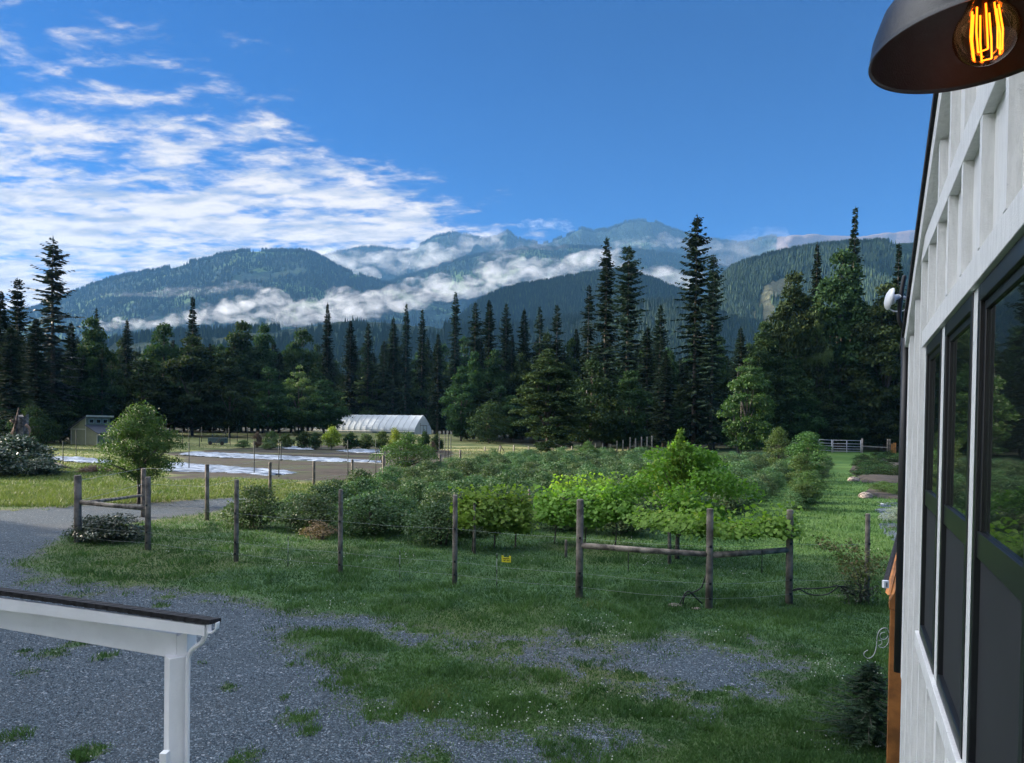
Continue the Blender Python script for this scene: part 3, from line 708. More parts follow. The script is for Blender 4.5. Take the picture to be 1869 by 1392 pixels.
for x0, x1 in wins:
    b = MB(); fr = .055
    b.box(x0+.003, x0+fr, -.11, .022, ZB+.003, ZT_-.003); b.box(x1-fr, x1-.003, -.11, .022, ZB+.003, ZT_-.003)
    b.box(x0+fr, x1-fr, -.11, .022, ZB+.003, ZB+.075); b.box(x0+fr, x1-fr, -.11, .022, ZT_-.07, ZT_-.003)
    w_ = b.build('window', M['winframe'], house, .004)
    b = MB(); b.box(x0+fr, x1-fr, -.10, .012, 3.83, 3.93); b.box(x0+fr, x0+fr+.03, -.10, .006, 3.93, ZT_-.07); b.box(x1-fr-.03, x1-fr, -.10, .006, 3.93, ZT_-.07); b.box(x0+fr+.03, x1-fr-.03, -.10, .006, ZT_-.105, ZT_-.07)
    b.build('sash', M['winframe'], w_, .003)
    b = MB(); b.box(x0+fr+.03, x1-fr-.03, -.055, -.004, 3.93, ZT_-.105); b.build('pane', GM, w_)
    b = MB(); b.box(x0+fr+.002, x1-fr-.002, -.035, -.002, ZB+.077, 3.828); b.build('insect_screen', M['screen'], w_)

# ------------------------------------------------------------------ cedar porch beyond the corner
po = A(1636, 1240, 9.2)
porch = thing('cedar_porch', (po.x, po.y, 0), 'orange stained cedar porch with dark shingled roof past the house corner', 'porch')
def L(parent, p): return Vector(p)-parent.location
c0 = L(porch, po); wv = Vector(Wd.tolist()); qv = Vector(Qd.tolist())
hw = 13.5/F*9.2*1.0
ptz = A(1636, 1112, 9.2).z
b = MB(); b.bar(Vector((0, 0, 0)), Vector((0, 0, ptz)), hw*1.9, hw*1.9, up=tuple(wv)); b.build('post', M['cedarwood'], porch, .006)
btz = A(1636, 1075, 9.2).z
b = MB(); b.bar(Vector((0, 0, (ptz+btz)/2+.004))-qv*.10, Vector((0, 0, (ptz+btz)/2+.004))+qv*1.6, hw*2.0, btz-ptz-.008); bm_ = b.build('beam', M['cedarwood'], porch, .004)
for vv in (1095, 1120):
    b = MB(); q_ = L(porch, A(1640, vv, 9.02)); b.tube([q_, q_-wv*.02], .012, 8); b.build('bolt', M['galv'], bm_)
def slope_board(pxs, name, m_, thick, dirv, off=0.):
    b = MB(); v = [L(porch, A(u, v_, float(np.interp(v_, [955, 1090], [11.0, 8.85]))+off)) for u, v_ in pxs]; n = len(v)
    v2 = [p+Vector(dirv)*thick for p in v]
    b.add(v+v2, [tuple(range(n)), tuple(reversed(range(n, 2*n)))]+[(i, i+n, (i+1) % n+n, (i+1) % n) for i in range(n)]); return b.build(name, m_, porch)
slope_board([(1611,1062),(1640,962),(1650,935),(1650,958),(1645,976),(1617,1080)], 'roof', M['shingle'], 1.6, tuple(Vector((.80, .60, 0))))
slope_board([(1616,1081),(1645,975),(1652,953),(1652,967),(1646,986),(1621,1086)], 'fascia', M['cedarbeam'], .05, tuple(Vector((.80, .60, 0))), -.03)
slope_board([(1622,1096),(1645,1014),(1652,992),(1652,1010),(1646,1030),(1628,1085)], 'rafter', M['cedarbeam'], .05, tuple(Vector((.80, .60, 0))), -.02)
slope_board([(1621,1085),(1646,986),(1655,960),(1662,1000),(1662,1072),(1626,1080)], 'soffit', M['cedarwood'], .03, tuple(Vector((.80, .60, 0))), .25)
bx = A(1617, 1066, 8.85)
wb = thing('white_box', bx, 'small white plastic box under the low edge of the cedar porch roof', 'box')
b = MB(); b.box(-.035, .03, -.02, .03, -.045, .045); b.build('box_body', M['white_plastic'], wb, .006)
b = MB(); b.box(-.012, .010, -.023, -.0205, -.028, .026); b.build('label_strip', simple('grey_print', (.28, .29, .32), .6, 0, .3, 80), wb)
# scroll bracket for a hanging basket
def pxpath(pts, Y, par): return [L(par, A(u, v, Y)) for u, v in pts]
br = thing('scroll_bracket', A(1622, 1180, 9.0), 'white iron scroll plant bracket curling out from the cedar post', 'plant bracket')
def curve(pts, n=6):
    P = [Vector(p) for p in pts]; out = []
    for i in range(len(P)-1):
        p0, p1, p2, p3 = P[max(i-1, 0)], P[i], P[i+1], P[min(i+2, len(P)-1)]
        for j in range(n):
            t = j/n; out.append(.5*((2*p1)+(p2-p0)*t+(2*p0-5*p1+4*p2-p3)*t*t+(3*p1-p0-3*p2+p3)*t**3))
    out.append(P[-1]); return out
b = MB(); s1 = [(1584,1186),(1578,1190),(1577,1196),(1583,1201),(1591,1199),(1597,1190),(1600,1175),(1601,1162),(1605,1151),(1612,1146),(1619,1147),(1623,1155)]
b.tube(curve(pxpath(s1, 9.0, br)), .0045, 6); b.build('long_scroll', M['iron'], br)
b = MB(); s2 = [(1615,1154),(1609,1155),(1606,1160),(1609,1166),(1616,1166),(1621,1160)]; s3 = [(1604,1169),(1609,1169),(1609,1175),(1604,1178),(1606,1181),(1614,1181),(1621,1173),(1622,1164)]
b.tube(curve(pxpath(s2, 9.0, br)), .004, 6); b.tube(curve(pxpath(s3, 9.0, br)), .004, 6); b.build('inner_scroll', M['iron'], br)

# ------------------------------------------------------------------ wireless dish on the corner
YD = 6.3
dish = thing('satellite_dish', A(1660, 625, YD), 'small white dish on a bent black pipe at the house corner', 'antenna')
b = MB(); arm = [(1668,622),(1655,606),(1645,592),(1641,578),(1643,555),(1647,525),(1651,503)]
b.tube(curve(pxpath(arm, YD, dish), 5), .019, 12); b.build('mast', M['black'], dish)
b = MB(); c_ = L(dish, A(1671, 624, YD)); b.box(c_.x-.035, c_.x+.035, c_.y-.05, c_.y+.05, c_.z-.045, c_.z+.045); mp = b.build('mounting_plate', M['black'], dish, .004)
for dx, dz in ((-.02, .03), (.02, .03), (-.02, -.03), (.02, -.03), (0, 0)): b = MB(); b.tube([c_+Vector((dx, -.05, dz)), c_+Vector((dx, -.062, dz))], .006, 6); b.build('bolt', M['galv'], mp)
dn = Vector((-.95, .28, .20)).normalized()
b = MB(); rr_ = 19.5/F*YD*1.03
b.lathe([(0, .022), (rr_*.5, .020), (rr_*.85, .006), (rr_, -.012), (rr_*1.01, -.022), (rr_*.96, -.026), (rr_*.7, -.024), (0, -.030)], 32)
o = b.build('reflector', M['white_plastic'], dish); o.location = L(dish, A(1621, 545, YD)); o.rotation_euler = dn.to_track_quat('Z', 'Y').to_euler()
b = MB(); h0 = L(dish, A(1625, 545, YD)); h1 = L(dish, A(1640, 541, YD)); b.tube([h0, h0+(h1-h0)*.3, h0+(h1-h0)*.31, h1], [.055, .05, .026, .022], 12); b.tube([h1, L(dish, A(1654, 544, YD))], [.020, .014], 8); b.build('feed_housing', M['white_plastic'], dish)
b = MB(); b.tube(curve(pxpath([(1624,564),(1634,568),(1650,566),(1664,551),(1681,541)], YD, dish)), .006, 8); b.tube(curve(pxpath([(1681,543),(1672,560),(1661,578),(1655,590),(1653,600)], YD, dish)), .004, 6); b.build('cable', M['white_plastic'], dish)

# ------------------------------------------------------------------ gooseneck barn lamp over the camera's right shoulder
lc = Vector((.804, 1.315, 4.98))
lamp = thing('barn_lamp', lc, 'black dome barn light with a glowing amber bulb, top right against the siding', 'lamp')
lamp.rotation_euler = (math.radians(-1.9), math.radians(-2.9), 0)
RL = .171
outer = [(RL*1.012, -.004), (RL*1.0, .006), (RL*.965, .035), (RL*.86, .078), (RL*.68, .112), (RL*.46, .134), (.040, .148), (.036, .150), (.036, .205), (.030, .215), (0, .216)]
inner = [(0, .142), (.036, .142), (RL*.45, .128), (RL*.66, .106), (RL*.84, .072), (RL*.945, .033), (RL*.985, .004), (RL*.99, -.003), (RL*1.012, -.004)]
b = MB(); b.lathe(inner+outer, 72); b.build('lamp_shade', M['lamp_black'], lamp)
b = MB(); b.lathe([(0, .10), (.024, .10), (.026, .145), (0, .146)], 24); b.build('socket', M['lamp_black'], lamp)
b = MB(); b.tube(curve([(0, 0, .215), (.0, -.0, .27), (.05, -.03, .33), (.13, -.06, .33), (.24, -.10, .26)]), .011, 10); b.build('gooseneck', M['lamp_black'], lamp)
m_, k = mat('amber_glass')
gl = k.add('ShaderNodeBsdfGlass', {'Color': (.92, .62, .40, 1), 'Roughness': .0, 'IOR': 1.12})
trn = k.add('ShaderNodeBsdfTransparent', {0: (.95, .72, .50, 1)}); gls = k.add('ShaderNodeBsdfGlossy', {0: (.9, .85, .8, 1), 1: .05})
fr = k.add('ShaderNodeFresnel', {0: 1.5}).outputs[0]
ms = k.add('ShaderNodeMixShader', {0: k.m('MULTIPLY', fr, .8), 1: trn.outputs[0], 2: gls.outputs[0]}); k.add('ShaderNodeOutputMaterial', {0: ms.outputs[0]})
bc = Vector((.016, .0, .018))
b = MB(); rb = .052
b.lathe([(0, -rb)]+[(rb*math.sin(a), -rb*math.cos(a)) for a in np.linspace(.12, 2.35, 22)]+[(.027, .058), (.019, .082), (.018, .10)], 40)
bulb = b.build('bulb', m_, lamp); bulb.location = bc
m_, k = mat('filament_glow'); k.add('ShaderNodeOutputMaterial', {0: k.add('ShaderNodeEmission', {0: (1., .22, .012, 1), 1: 1.9}).outputs[0]})
b = MB()
for i in range(9):
    a = 2*math.pi*i/9; x, y = .022*math.cos(a), .022*math.sin(a)
    b.tube([(x*1.0, y*1.0, -.036), (x*1.1, y*1.1, .0), (x*.9, y*.9, .044)], .0016, 6)
    a2 = a+2*math.pi/9; b.tube([(x, y, -.036), (.022*math.cos(a2), .022*math.sin(a2), -.036)], .0014, 5) if i % 2 else None
b.build('filament', m_, bulb)
b = MB(); b.tube([(0, 0, .10), (0, 0, -.02)], [.006, .003], 8); b.build('filament_stem', simple('stem_glass', (.25, .16, .10), .2), bulb)

# ------------------------------------------------------------------ porch roof corner at lower left
Rg = 6.5
pc = A(320, 1392, Rg)
lp = thing('porch_roof', (pc.x, pc.y, 0), 'white porch post and beam carrying a thin dark shingled roof edge, lower left', 'porch')
def Lp(u, v, Y): return L(lp, A(u, v, Y))
ql = Vector((.93, -.28, 0)).normalized(); fl = Vector((-.28, -.93, 0)).normalized()   # along the beam, towards the viewer
pz = A(316, 1196, Rg).z
s_ = .152
def obox(b, o, la, lb, lc_, a, bb, c=Vector((0, 0, 1))):
    """oriented box from corner o"""
    v = [o+a*i+bb*j+c*k_ for k_ in (0, lc_) for j in (0, lb) for i in (0, la)]
    b.add(v, [(0,2,3,1),(4,5,7,6),(0,1,5,4),(1,3,7,5),(3,2,6,7),(2,0,4,6)]); return b
pa = Vector((.64, -.77, 0)); pb = Vector((-.77, -.64, 0))
b = MB(); obox(b, Vector((0, 0, 0))-pa*s_*.5-pb*s_*.5, s_, s_, pz, pa, pb); b.build('post', M['white_paint'], lp, .004)
b = MB(); o_ = Lp(342, 1196, Rg); zl = A(0, 1144, Rg+.35).z; l_ = A(-260, 1100, Rg+.62); l_ = L(lp, l_)
e0 = Lp(330, 1196, Rg); e1 = l_
bd = (e1-e0); 
def slab(b, p0, p1, h0, h1, th, back):
    """board from p0 to p1 (front lower corners); heights h0,h1; thickness towards back vector"""
    u_ = Vector((0, 0, 1)); bk = back*th
    v = [p0, p1, p1+u_*h1, p0+u_*h0]; v = v+[q+bk for q in v]
    b.add(v, [(0,1,2,3),(7,6,5,4),(0,4,5,1),(1,5,6,2),(2,6,7,3),(3,7,4,0)]); return b
back = Vector((.15, .99, 0)).normalized()
slab(b, Lp(322, 1202, Rg), Lp(322, 1202, Rg).lerp(Lp(-200, 1112, Rg+.5), 1.9), .215, .12, .14, back); b.build('beam', M['white_paint'], lp, .003)
b = MB(); slab(b, Lp(341, 1195, Rg-.01), Lp(323, 1203, Rg-.02), .20, .20, .15, back); b.build('beam_end', M['white_paint'], lp)
b = MB(); f0 = Lp(373, 1161, Rg-.16); f1 = Lp(-200, 1087, Rg+.33); slab(b, f0, f0.lerp(f1, 1.8), .092, .13, .03, back); b.build('fascia', M['white_paint'], lp, .002)
b = MB(); r0 = Lp(381, 1141.5, Rg-.17); r1 = r0.lerp(Lp(-200, 1058.5, Rg+.32), 1.8)
n_ = 54
for i in range(n_):
    a0 = r0+(r1-r0)*(i/n_); a1 = r0+(r1-r0)*((i+1)/n_+.004); up = Vector((0, 0, .012))
    slab(b, a0+up*.6, a1, .040, .044, .20, (back+Vector((0, 0, -.16))).normalized())
b.build('roof', M['shingle'], lp)
b = MB(); g0 = Lp(377, 1156, Rg-.16); prof = [(0, 0), (.045, 0), (.075, .03), (.082, .075), (.082, .09), (.074, .09), (.070, .04), (.04, .010), (.01, .010), (.01, .09), (0, .09)]
v = [];
for d_ in (0, .06):
    for x, z in prof: v.append(g0+Vector((x, 0, z))+back*d_)
n_ = len(prof); b.add(v, [tuple(range(n_)), tuple(reversed(range(n_, 2*n_)))]+[(i, i+n_, (i+1) % n_+n_, (i+1) % n_) for i in range(n_)]); b.build('gutter', M['white_paint'], lp)
b = MB(); b.tube(curve([Lp(376, 1140, Rg-.12), Lp(375, 1158, Rg-.12), Lp(368, 1172, Rg-.10), Lp(352, 1184, Rg-.06), Lp(345, 1196, Rg-.04), Lp(343, 1215, Rg-.04), Lp(342, 1300, Rg-.04), Lp(341, 1500, Rg-.04)], 5), .021, 10); b.build('downspout', M['white_paint'], lp)
b = MB(); rp = Lp(306, 1372, Rg-.12); b.box(rp.x-.045, rp.x+.02, rp.y-.1, rp.y+.02, 0, rp.z+.05*0+.0); rz_ = A(306, 1370, Rg-.12).z
b = MB(); b.box(rp.x-.045, rp.x+.015, rp.y-.06, rp.y+.02, 0, rz_); b.build('rail_post', M['white_paint'], lp, .003)
# ================================================================== TREES
random.seed(4)
CM = {}
def cf(key, **kw): kw['sparse'] = kw.get('sparse', 1.)*1.3; CM[key] = conifer_meshes('conifer_'+key, **kw)
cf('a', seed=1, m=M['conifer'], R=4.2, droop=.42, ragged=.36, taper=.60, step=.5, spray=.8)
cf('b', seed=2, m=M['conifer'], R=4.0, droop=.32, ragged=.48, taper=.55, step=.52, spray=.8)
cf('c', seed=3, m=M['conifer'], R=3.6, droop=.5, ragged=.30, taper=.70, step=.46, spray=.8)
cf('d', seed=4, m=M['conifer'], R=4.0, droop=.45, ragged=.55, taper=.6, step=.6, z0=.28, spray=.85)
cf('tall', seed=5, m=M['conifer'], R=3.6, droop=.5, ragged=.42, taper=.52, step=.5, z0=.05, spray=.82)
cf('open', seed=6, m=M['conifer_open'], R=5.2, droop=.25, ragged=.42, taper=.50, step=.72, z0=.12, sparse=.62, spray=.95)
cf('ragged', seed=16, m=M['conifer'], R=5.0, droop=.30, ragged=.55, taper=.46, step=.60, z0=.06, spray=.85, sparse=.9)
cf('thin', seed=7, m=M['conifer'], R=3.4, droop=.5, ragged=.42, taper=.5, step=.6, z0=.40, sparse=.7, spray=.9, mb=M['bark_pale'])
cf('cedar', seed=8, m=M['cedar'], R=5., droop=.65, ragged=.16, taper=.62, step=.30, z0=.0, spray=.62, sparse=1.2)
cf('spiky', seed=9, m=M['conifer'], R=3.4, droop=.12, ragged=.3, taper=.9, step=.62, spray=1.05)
BMs = {}
def bd_(key, *a, **kw): BMs[key] = broad_meshes('broad_'+key, *a, **kw)
bd_('round', 21, 18., 6., .2, 60, 12500, .55, M['broad'], M['bark'])
bd_('oval', 22, 18., 5.4, .2, 56, 12500, .55, M['broad'], M['bark'], shape=.7)
bd_('maple', 23, 28., 8., .8, 100, 24000, .64, M['maple'], M['bark'], clump=.21)
bd_('alder', 24, 16., 4.4, .3, 60, 13000, .38, M['alder'], M['bark_pale'], clump=.23, shape=.6, trunks=2)
bd_('alderb', 25, 16., 4.6, .8, 56, 12000, .40, M['broad'], M['bark_pale'], clump=.24, shape=.6, trunks=3)
bd_('pale', 26, 16., 4.6, .3, 46, 8000, .40, M['pale'], M['bark'], clump=.24, shape=.9)
bd_('cedar', 28, 30., 7., .0, 150, 30000, .50, M['cedar'], M['bark'], clump=.17, cone=.62)
bd_('bush', 27, 6., 4., .1, 30, 4000, .34, M['broad'], M['bark'], clump=.30, shape=.45)
DM = {k_: (18., 6.) for k_ in BMs}; DM.update(cedar=(30., 7.), oval=(18., 5.4), maple=(28., 8.), alder=(16., 4.4), alderb=(16., 4.6), pale=(16., 4.6), bush=(6., 4.))
CR = dict(ragged=5., a=4.2, b=4., c=3.6, d=4., tall=3.6, open=5.2, thin=3.4, cedar=5., spiky=3.4)
def con(key, u, v, Y, hw, label, group=None): return put_tree('conifer', CM[key], u, v-3, Y, hw*1.1, label, 'conifer', group, (30., CR[key]))
def bro(key, u, v, Y, hw, label, group=None, name='broadleaf_tree'): return put_tree(name, BMs[key], u, v, Y, hw, label, 'tree', group, DM[key])
GT = 'trees of the forest edge'
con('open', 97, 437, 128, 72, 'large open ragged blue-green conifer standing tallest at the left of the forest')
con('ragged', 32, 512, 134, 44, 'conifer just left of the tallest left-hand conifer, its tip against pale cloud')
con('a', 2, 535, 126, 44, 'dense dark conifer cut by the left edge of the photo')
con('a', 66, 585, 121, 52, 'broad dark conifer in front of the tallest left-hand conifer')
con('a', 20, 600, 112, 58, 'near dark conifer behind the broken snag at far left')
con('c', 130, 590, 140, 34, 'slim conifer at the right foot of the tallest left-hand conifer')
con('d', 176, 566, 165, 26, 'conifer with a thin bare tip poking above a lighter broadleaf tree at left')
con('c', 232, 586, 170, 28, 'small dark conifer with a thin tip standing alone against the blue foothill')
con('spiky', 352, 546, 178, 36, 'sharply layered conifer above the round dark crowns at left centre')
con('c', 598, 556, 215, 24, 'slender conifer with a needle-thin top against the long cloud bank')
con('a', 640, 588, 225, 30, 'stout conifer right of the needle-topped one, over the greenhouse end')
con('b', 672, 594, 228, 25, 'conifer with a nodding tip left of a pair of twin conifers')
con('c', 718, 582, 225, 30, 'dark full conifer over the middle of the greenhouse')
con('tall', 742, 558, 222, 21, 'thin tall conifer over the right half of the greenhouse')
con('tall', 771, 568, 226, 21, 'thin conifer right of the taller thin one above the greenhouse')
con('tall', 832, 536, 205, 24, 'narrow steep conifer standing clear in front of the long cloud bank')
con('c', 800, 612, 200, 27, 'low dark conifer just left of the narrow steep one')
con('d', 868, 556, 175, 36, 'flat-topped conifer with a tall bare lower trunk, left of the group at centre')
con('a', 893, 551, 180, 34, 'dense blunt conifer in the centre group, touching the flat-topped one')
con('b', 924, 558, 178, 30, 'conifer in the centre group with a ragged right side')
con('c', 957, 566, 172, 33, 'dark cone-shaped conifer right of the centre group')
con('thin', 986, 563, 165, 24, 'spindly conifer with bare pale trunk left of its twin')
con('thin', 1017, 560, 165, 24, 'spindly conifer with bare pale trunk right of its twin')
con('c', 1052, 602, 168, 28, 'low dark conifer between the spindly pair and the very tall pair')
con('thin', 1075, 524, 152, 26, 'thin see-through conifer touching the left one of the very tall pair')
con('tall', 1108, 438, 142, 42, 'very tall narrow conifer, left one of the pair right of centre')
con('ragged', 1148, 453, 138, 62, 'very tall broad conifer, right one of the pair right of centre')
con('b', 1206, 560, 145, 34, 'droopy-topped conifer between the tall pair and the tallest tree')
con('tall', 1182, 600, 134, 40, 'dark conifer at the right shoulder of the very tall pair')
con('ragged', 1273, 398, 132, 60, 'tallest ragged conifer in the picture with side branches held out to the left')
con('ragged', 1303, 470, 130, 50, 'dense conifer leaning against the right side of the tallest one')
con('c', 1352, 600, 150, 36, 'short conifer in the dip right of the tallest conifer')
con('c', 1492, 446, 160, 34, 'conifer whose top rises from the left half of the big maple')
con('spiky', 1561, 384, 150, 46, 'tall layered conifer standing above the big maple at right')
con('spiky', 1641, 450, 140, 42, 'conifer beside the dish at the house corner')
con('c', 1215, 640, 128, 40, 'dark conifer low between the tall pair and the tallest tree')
bro('oval', 168, 585, 150, 48, 'lighter green broadleaf tree below the thin bare conifer tip at left')
bro('round', 300, 588, 175, 56, 'wide dark round-topped tree left of the sharply layered conifer')
bro('round', 262, 655, 160, 68, 'big dark maple in front, right above the round apple tree')
bro('oval', 352, 618, 160, 62, 'tall dark broadleaf tree under the sharply layered conifer')
bro('oval', 420, 660, 158, 48, 'dark broadleaf tree with a rounded top above the garden beds')
bro('oval', 442, 592, 190, 52, 'high dark tree with several pointed tops at left centre')
bro('oval', 482, 596, 195, 40, 'pointed dark tree right of the many-topped one')
bro('round', 552, 598, 205, 52, 'dark tree filling the skyline left of the needle-topped conifer')
bro('round', 490, 668, 170, 48, 'dark tree behind and left of the pale-sided tree by the greenhouse')
bro('pale', 546, 666, 178, 36, 'pale-sided tall tree left of the greenhouse')
bro('round', 592, 692, 176, 46, 'dark round tree covering the left end of the greenhouse')
bro('alder', 668, 686, 232, 50, 'yellow-green trees behind the greenhouse roof')
bro('round', 730, 705, 230, 40, 'dark tree behind the middle of the greenhouse')
bro('oval', 778, 690, 228, 38, 'dark tree behind the right end of the greenhouse')
bro('oval', 843, 672, 160, 38, 'mid green oval tree left of the bare conifer trunk at centre')
bro('bush', 893, 735, 150, 42, 'low dark round bush beneath the bare conifer trunk', name='large_bush')
bro('bush', 853, 778, 165, 20, 'small dark bush on the dry grass beside the forest edge', name='large_bush')
put_tree('cedar_tree', BMs['cedar'], 1002, 636, 112, 84, 'broad drooping cedar with branches down to the grass at centre', 'conifer', None, (30., 7.))
bro('round', 1080, 655, 122, 62, 'dark broadleaf tree against the right side of the broad cedar')
bro('oval', 1150, 680, 124, 50, 'dark tree at the foot of the very tall pair')
bro('alder', 1366, 652, 112, 50, 'bright green alder lit on its left shoulder')
bro('alderb', 1440, 640, 137, 52, 'alder thicket tree right of the bright lit alder')
bro('alderb', 1508, 652, 140, 48, 'dark alder with thin trunks behind the metal gate')
bro('alderb', 1568, 640, 141, 52, 'dark alder over the right end of the metal gate')
bro('alder', 1640, 636, 139, 46, 'greener alder half hidden by the house wall')
bro('pale', 1492, 565, 138, 28, 'pale-leaved young tree in front of the big maple')
bro('maple', 1452, 500, 142, 66, 'left part of the big dark maple, a lower wide crown')
bro('maple', 1535, 462, 146, 84, 'tallest of the big dark maples at the right')
bro('maple', 1622, 520, 138, 76, 'big dark maple crown behind the white dish')
bro('maple', 1400, 590, 138, 50, 'low dark maple between the tallest conifer and the big maples')
bro('bush', 62, 742, 108, 40, 'dark bushy growth behind the snag at far left', name='large_bush')
bro('bush', 235, 765, 150, 36, 'dark bush behind the sage green shed', name='large_bush')
# the wood behind the front trees
for i, u in enumerate(np.arange(-60, 2100, 23)):
    for row in range(2):
        Y = (135+8*row if u < 200 else 190 if u < 540 else 238 if u < 850 else 172 if u < 1100 else 160)+row*14+random.uniform(-4, 4)
        vt = random.uniform(612, 668) if u < 1380 else random.uniform(560, 640)
        (con if (i+row) % 2 and not 1385 < u < 1680 else (lambda a, *b_: bro('maple', *b_)) if 1385 < u < 1680 else lambda a, *b_: bro(random.choice(['oval', 'round']), *b_))(random.choice('abcd'), u+random.uniform(-8, 8)+row*11, vt, Y, random.uniform(26, 38), 'dark tree lost among others in the solid wood behind the front trees', GT)
for i, u in enumerate(np.arange(-50, 2100, 33)):
    Y = (124 if u < 120 else 158 if u < 200 else 182 if u < 540 else 236 if u < 850 else 158 if u < 1000 else 138)+random.uniform(-3, 3)
    bro(random.choice(['round', 'oval']), u+random.uniform(-8, 8), random.uniform(700, 742), Y, random.uniform(34, 48), 'dark low broadleaf tree filling the shade under the front trees', 'dark low trees under the forest edge')
# unseen conifers and maples out of the picture on the left, set to shade the yard
for i, y_ in enumerate(np.arange(-10, 39.5, 3.4)):
    t = thing('conifer', (-62-4*(i % 2), y_, 0), 'unseen tall tree beyond the left edge of the picture shading the yard', 'conifer', 'unseen trees shading the yard')
    ms_ = BMs['maple'] if i % 2 else CM['a']; part('crown', ms_[0], t); part('trunk', ms_[1], t); t.scale = (1.45, 1.45, 1.36+.12*random.random())

# ================================================================== ORCHARD AND GARDEN PLANTS
ap = broad_meshes('apple', 31, 5.2, 2.15, 1.0, 60, 21000, .105, M['apple'], M['bark'], clump=.25, shape=.42, tr=.2)
put_tree('apple_tree', ap, 256, 738, 38.5, 74, 'round green apple tree standing in the meadow by the drive', 'tree', None, (5.2, 2.15), rz=.5)
ft = broad_meshes('fruit', 35, 4.3, 2.3, .7, 34, 9500, .15, M['peach'], M['bark'], clump=.25, shape=.75, tr=.12)
t = put_tree('fruit_tree', ft, 1240, 800, 24.5, 118, 'leafy light green fruit tree behind the grape vines', 'tree', None, (4.3, 2.3), rz=1.1)
ft2 = broad_meshes('fruit_shoot', 36, 2.2, .55, .1, 14, 1500, .15, M['peach'], M['bark'], clump=.4, shape=.6)
put_tree('fruit_shoot', ft2, 1243, 783, 24.2, 24, 'upright leafy shoot at the top of the fruit tree', 'shoot', None, (2.2, .55), z=2.2)
sm = broad_meshes('small_orchard', 33, 3.4, 1.9, .5, 40, 7000, .12, M['apple'], M['bark'], clump=.26, shape=.5)
put_tree('orchard_tree', sm, 742, 792, 60, 55, 'small orchard tree at the corner of the ploughed soil', 'tree', None, (3.4, 1.9))
put_tree('shrub', sm, 1075, 806, 86, 20, 'little light green shrub by the far white posts', 'shrub', None, (3.4, 1.9))
co = broad_meshes('column', 34, 3.6, .85, .2, 34, 5200, .10, M['apple'], M['bark'], clump=.42, shape=.75)
for u, v, Y, hw_, lb in [(1474,786,62,34,'tall leafy sapling nearest the gate in the row beside the mown aisle'),(1422,778,74,22,'slender sapling left of the gate at the end of the berry rows'),
                        (1462,826,50,22,'middle sapling of the row beside the mown aisle'),(1478,858,44,26,'bushy sapling fourth from the gate in the aisle row'),(1466,880,40.5,24,'nearest bushy sapling of the aisle row')]:
    put_tree('sapling', co, u, v, Y, hw_, lb, 'sapling', None, (3.6, .85))
by = [broad_meshes('berry%d' % i, 40+i, 1.5, 1.05, .02, 22, 4600, .085, M['berry'], M['bark'], clump=.34, shape=.32, tr=.1, trunks=3) for i in range(4)]
def bushat(x, y, r, h, label, group=None, kind='blueberry_bush', cat='bush', ms=None):
    t = thing(kind, (x, y, float(zt(x, y))-.02), label, cat, group, random.uniform(0, 6.28))
    ms = ms or random.choice(by); part('foliage', ms[0], t); part('stems', ms[1], t); t.scale = (r/1.05, r/1.05, h/1.5); return t
nb = 0
for i in range(10):
    q = -8.2-2.75*i
    s0 = 23.4 if q > -22 else float(np.interp(-q, [22, 28, 34, 40], [23, 43, 62, 97]))
    if q > -12.5: s0 = 29.
    s = s0
    while s < 99:
        x, y = field(q+random.uniform(-.25, .25), s+random.uniform(-.3, .3))
        front = s < s0+.1
        u = CX+F*x/y
        if front:
            lab = ['blueberry bush at the near end of a row, right behind the fruit tree', 'blueberry bush at the near end of a row, behind the grape vines', 'blueberry bush at the near end of a row, behind the leftmost grape vine',
                   'big low blueberry bush nearest the fence between the two middle posts', 'blueberry bush at a near row end behind the post left of the yellow sign', 'blueberry bush at the near left corner of the berry patch',
                   'blueberry bush at a row end beside the gravel drive', 'blueberry bush at a row end near the ploughed soil', 'blueberry bush at the row end below the small orchard tree', 'blueberry bush at the start of the farthest left row'][i]
            bushat(x, y, random.uniform(1.3, 1.6), random.uniform(1.35, 1.7), lab, 'blueberry bushes in rows')
        else:
            bushat(x, y, random.uniform(1.0, 1.6), random.uniform(1.1, 1.95), 'blueberry bush within the dense rows of the berry patch', 'blueberry bushes in rows')
        s += 2.35 if s < 55 else 3.2; nb += 1
for j, s in enumerate(np.arange(38.5, 98, 2.6)):
    x, y = field(-5.6+random.uniform(-.2, .2), s)
    bushat(x, y, random.uniform(1.0, 1.25), random.uniform(1.3, 1.7), 'nearest berry bush of the single row left of the mown aisle' if j == 0 else 'berry bush in the single row left of the mown aisle', 'berry bushes along the aisle')
for j, s in enumerate(np.arange(43, 96, 4.2)):
    x, y = field(-2.7, s); bushat(x, y, random.uniform(.7, 1.0), random.uniform(1.1, 1.6), 'low leafy bush between the saplings of the aisle row', 'low bushes in the sapling row', ms=by[j % 4], kind='low_bush')
bw = broad_meshes('brush', 46, 1.2, 1.0, .0, 26, 4200, .085, M['bramble'], M['bark'], clump=.34, shape=.3, trunks=4)
x, y = ground(200, 992)[:2]
bushat(x, y+.2, 1.45, 1.25, 'dark bramble clump inside the corner brace of the fence at left', kind='bramble', ms=bw)
x, y = ground(150, 990)[:2]; bushat(x+.2, y+.3, .9, 1.15, 'small dark bramble against the left brace post', kind='bramble', ms=bw)
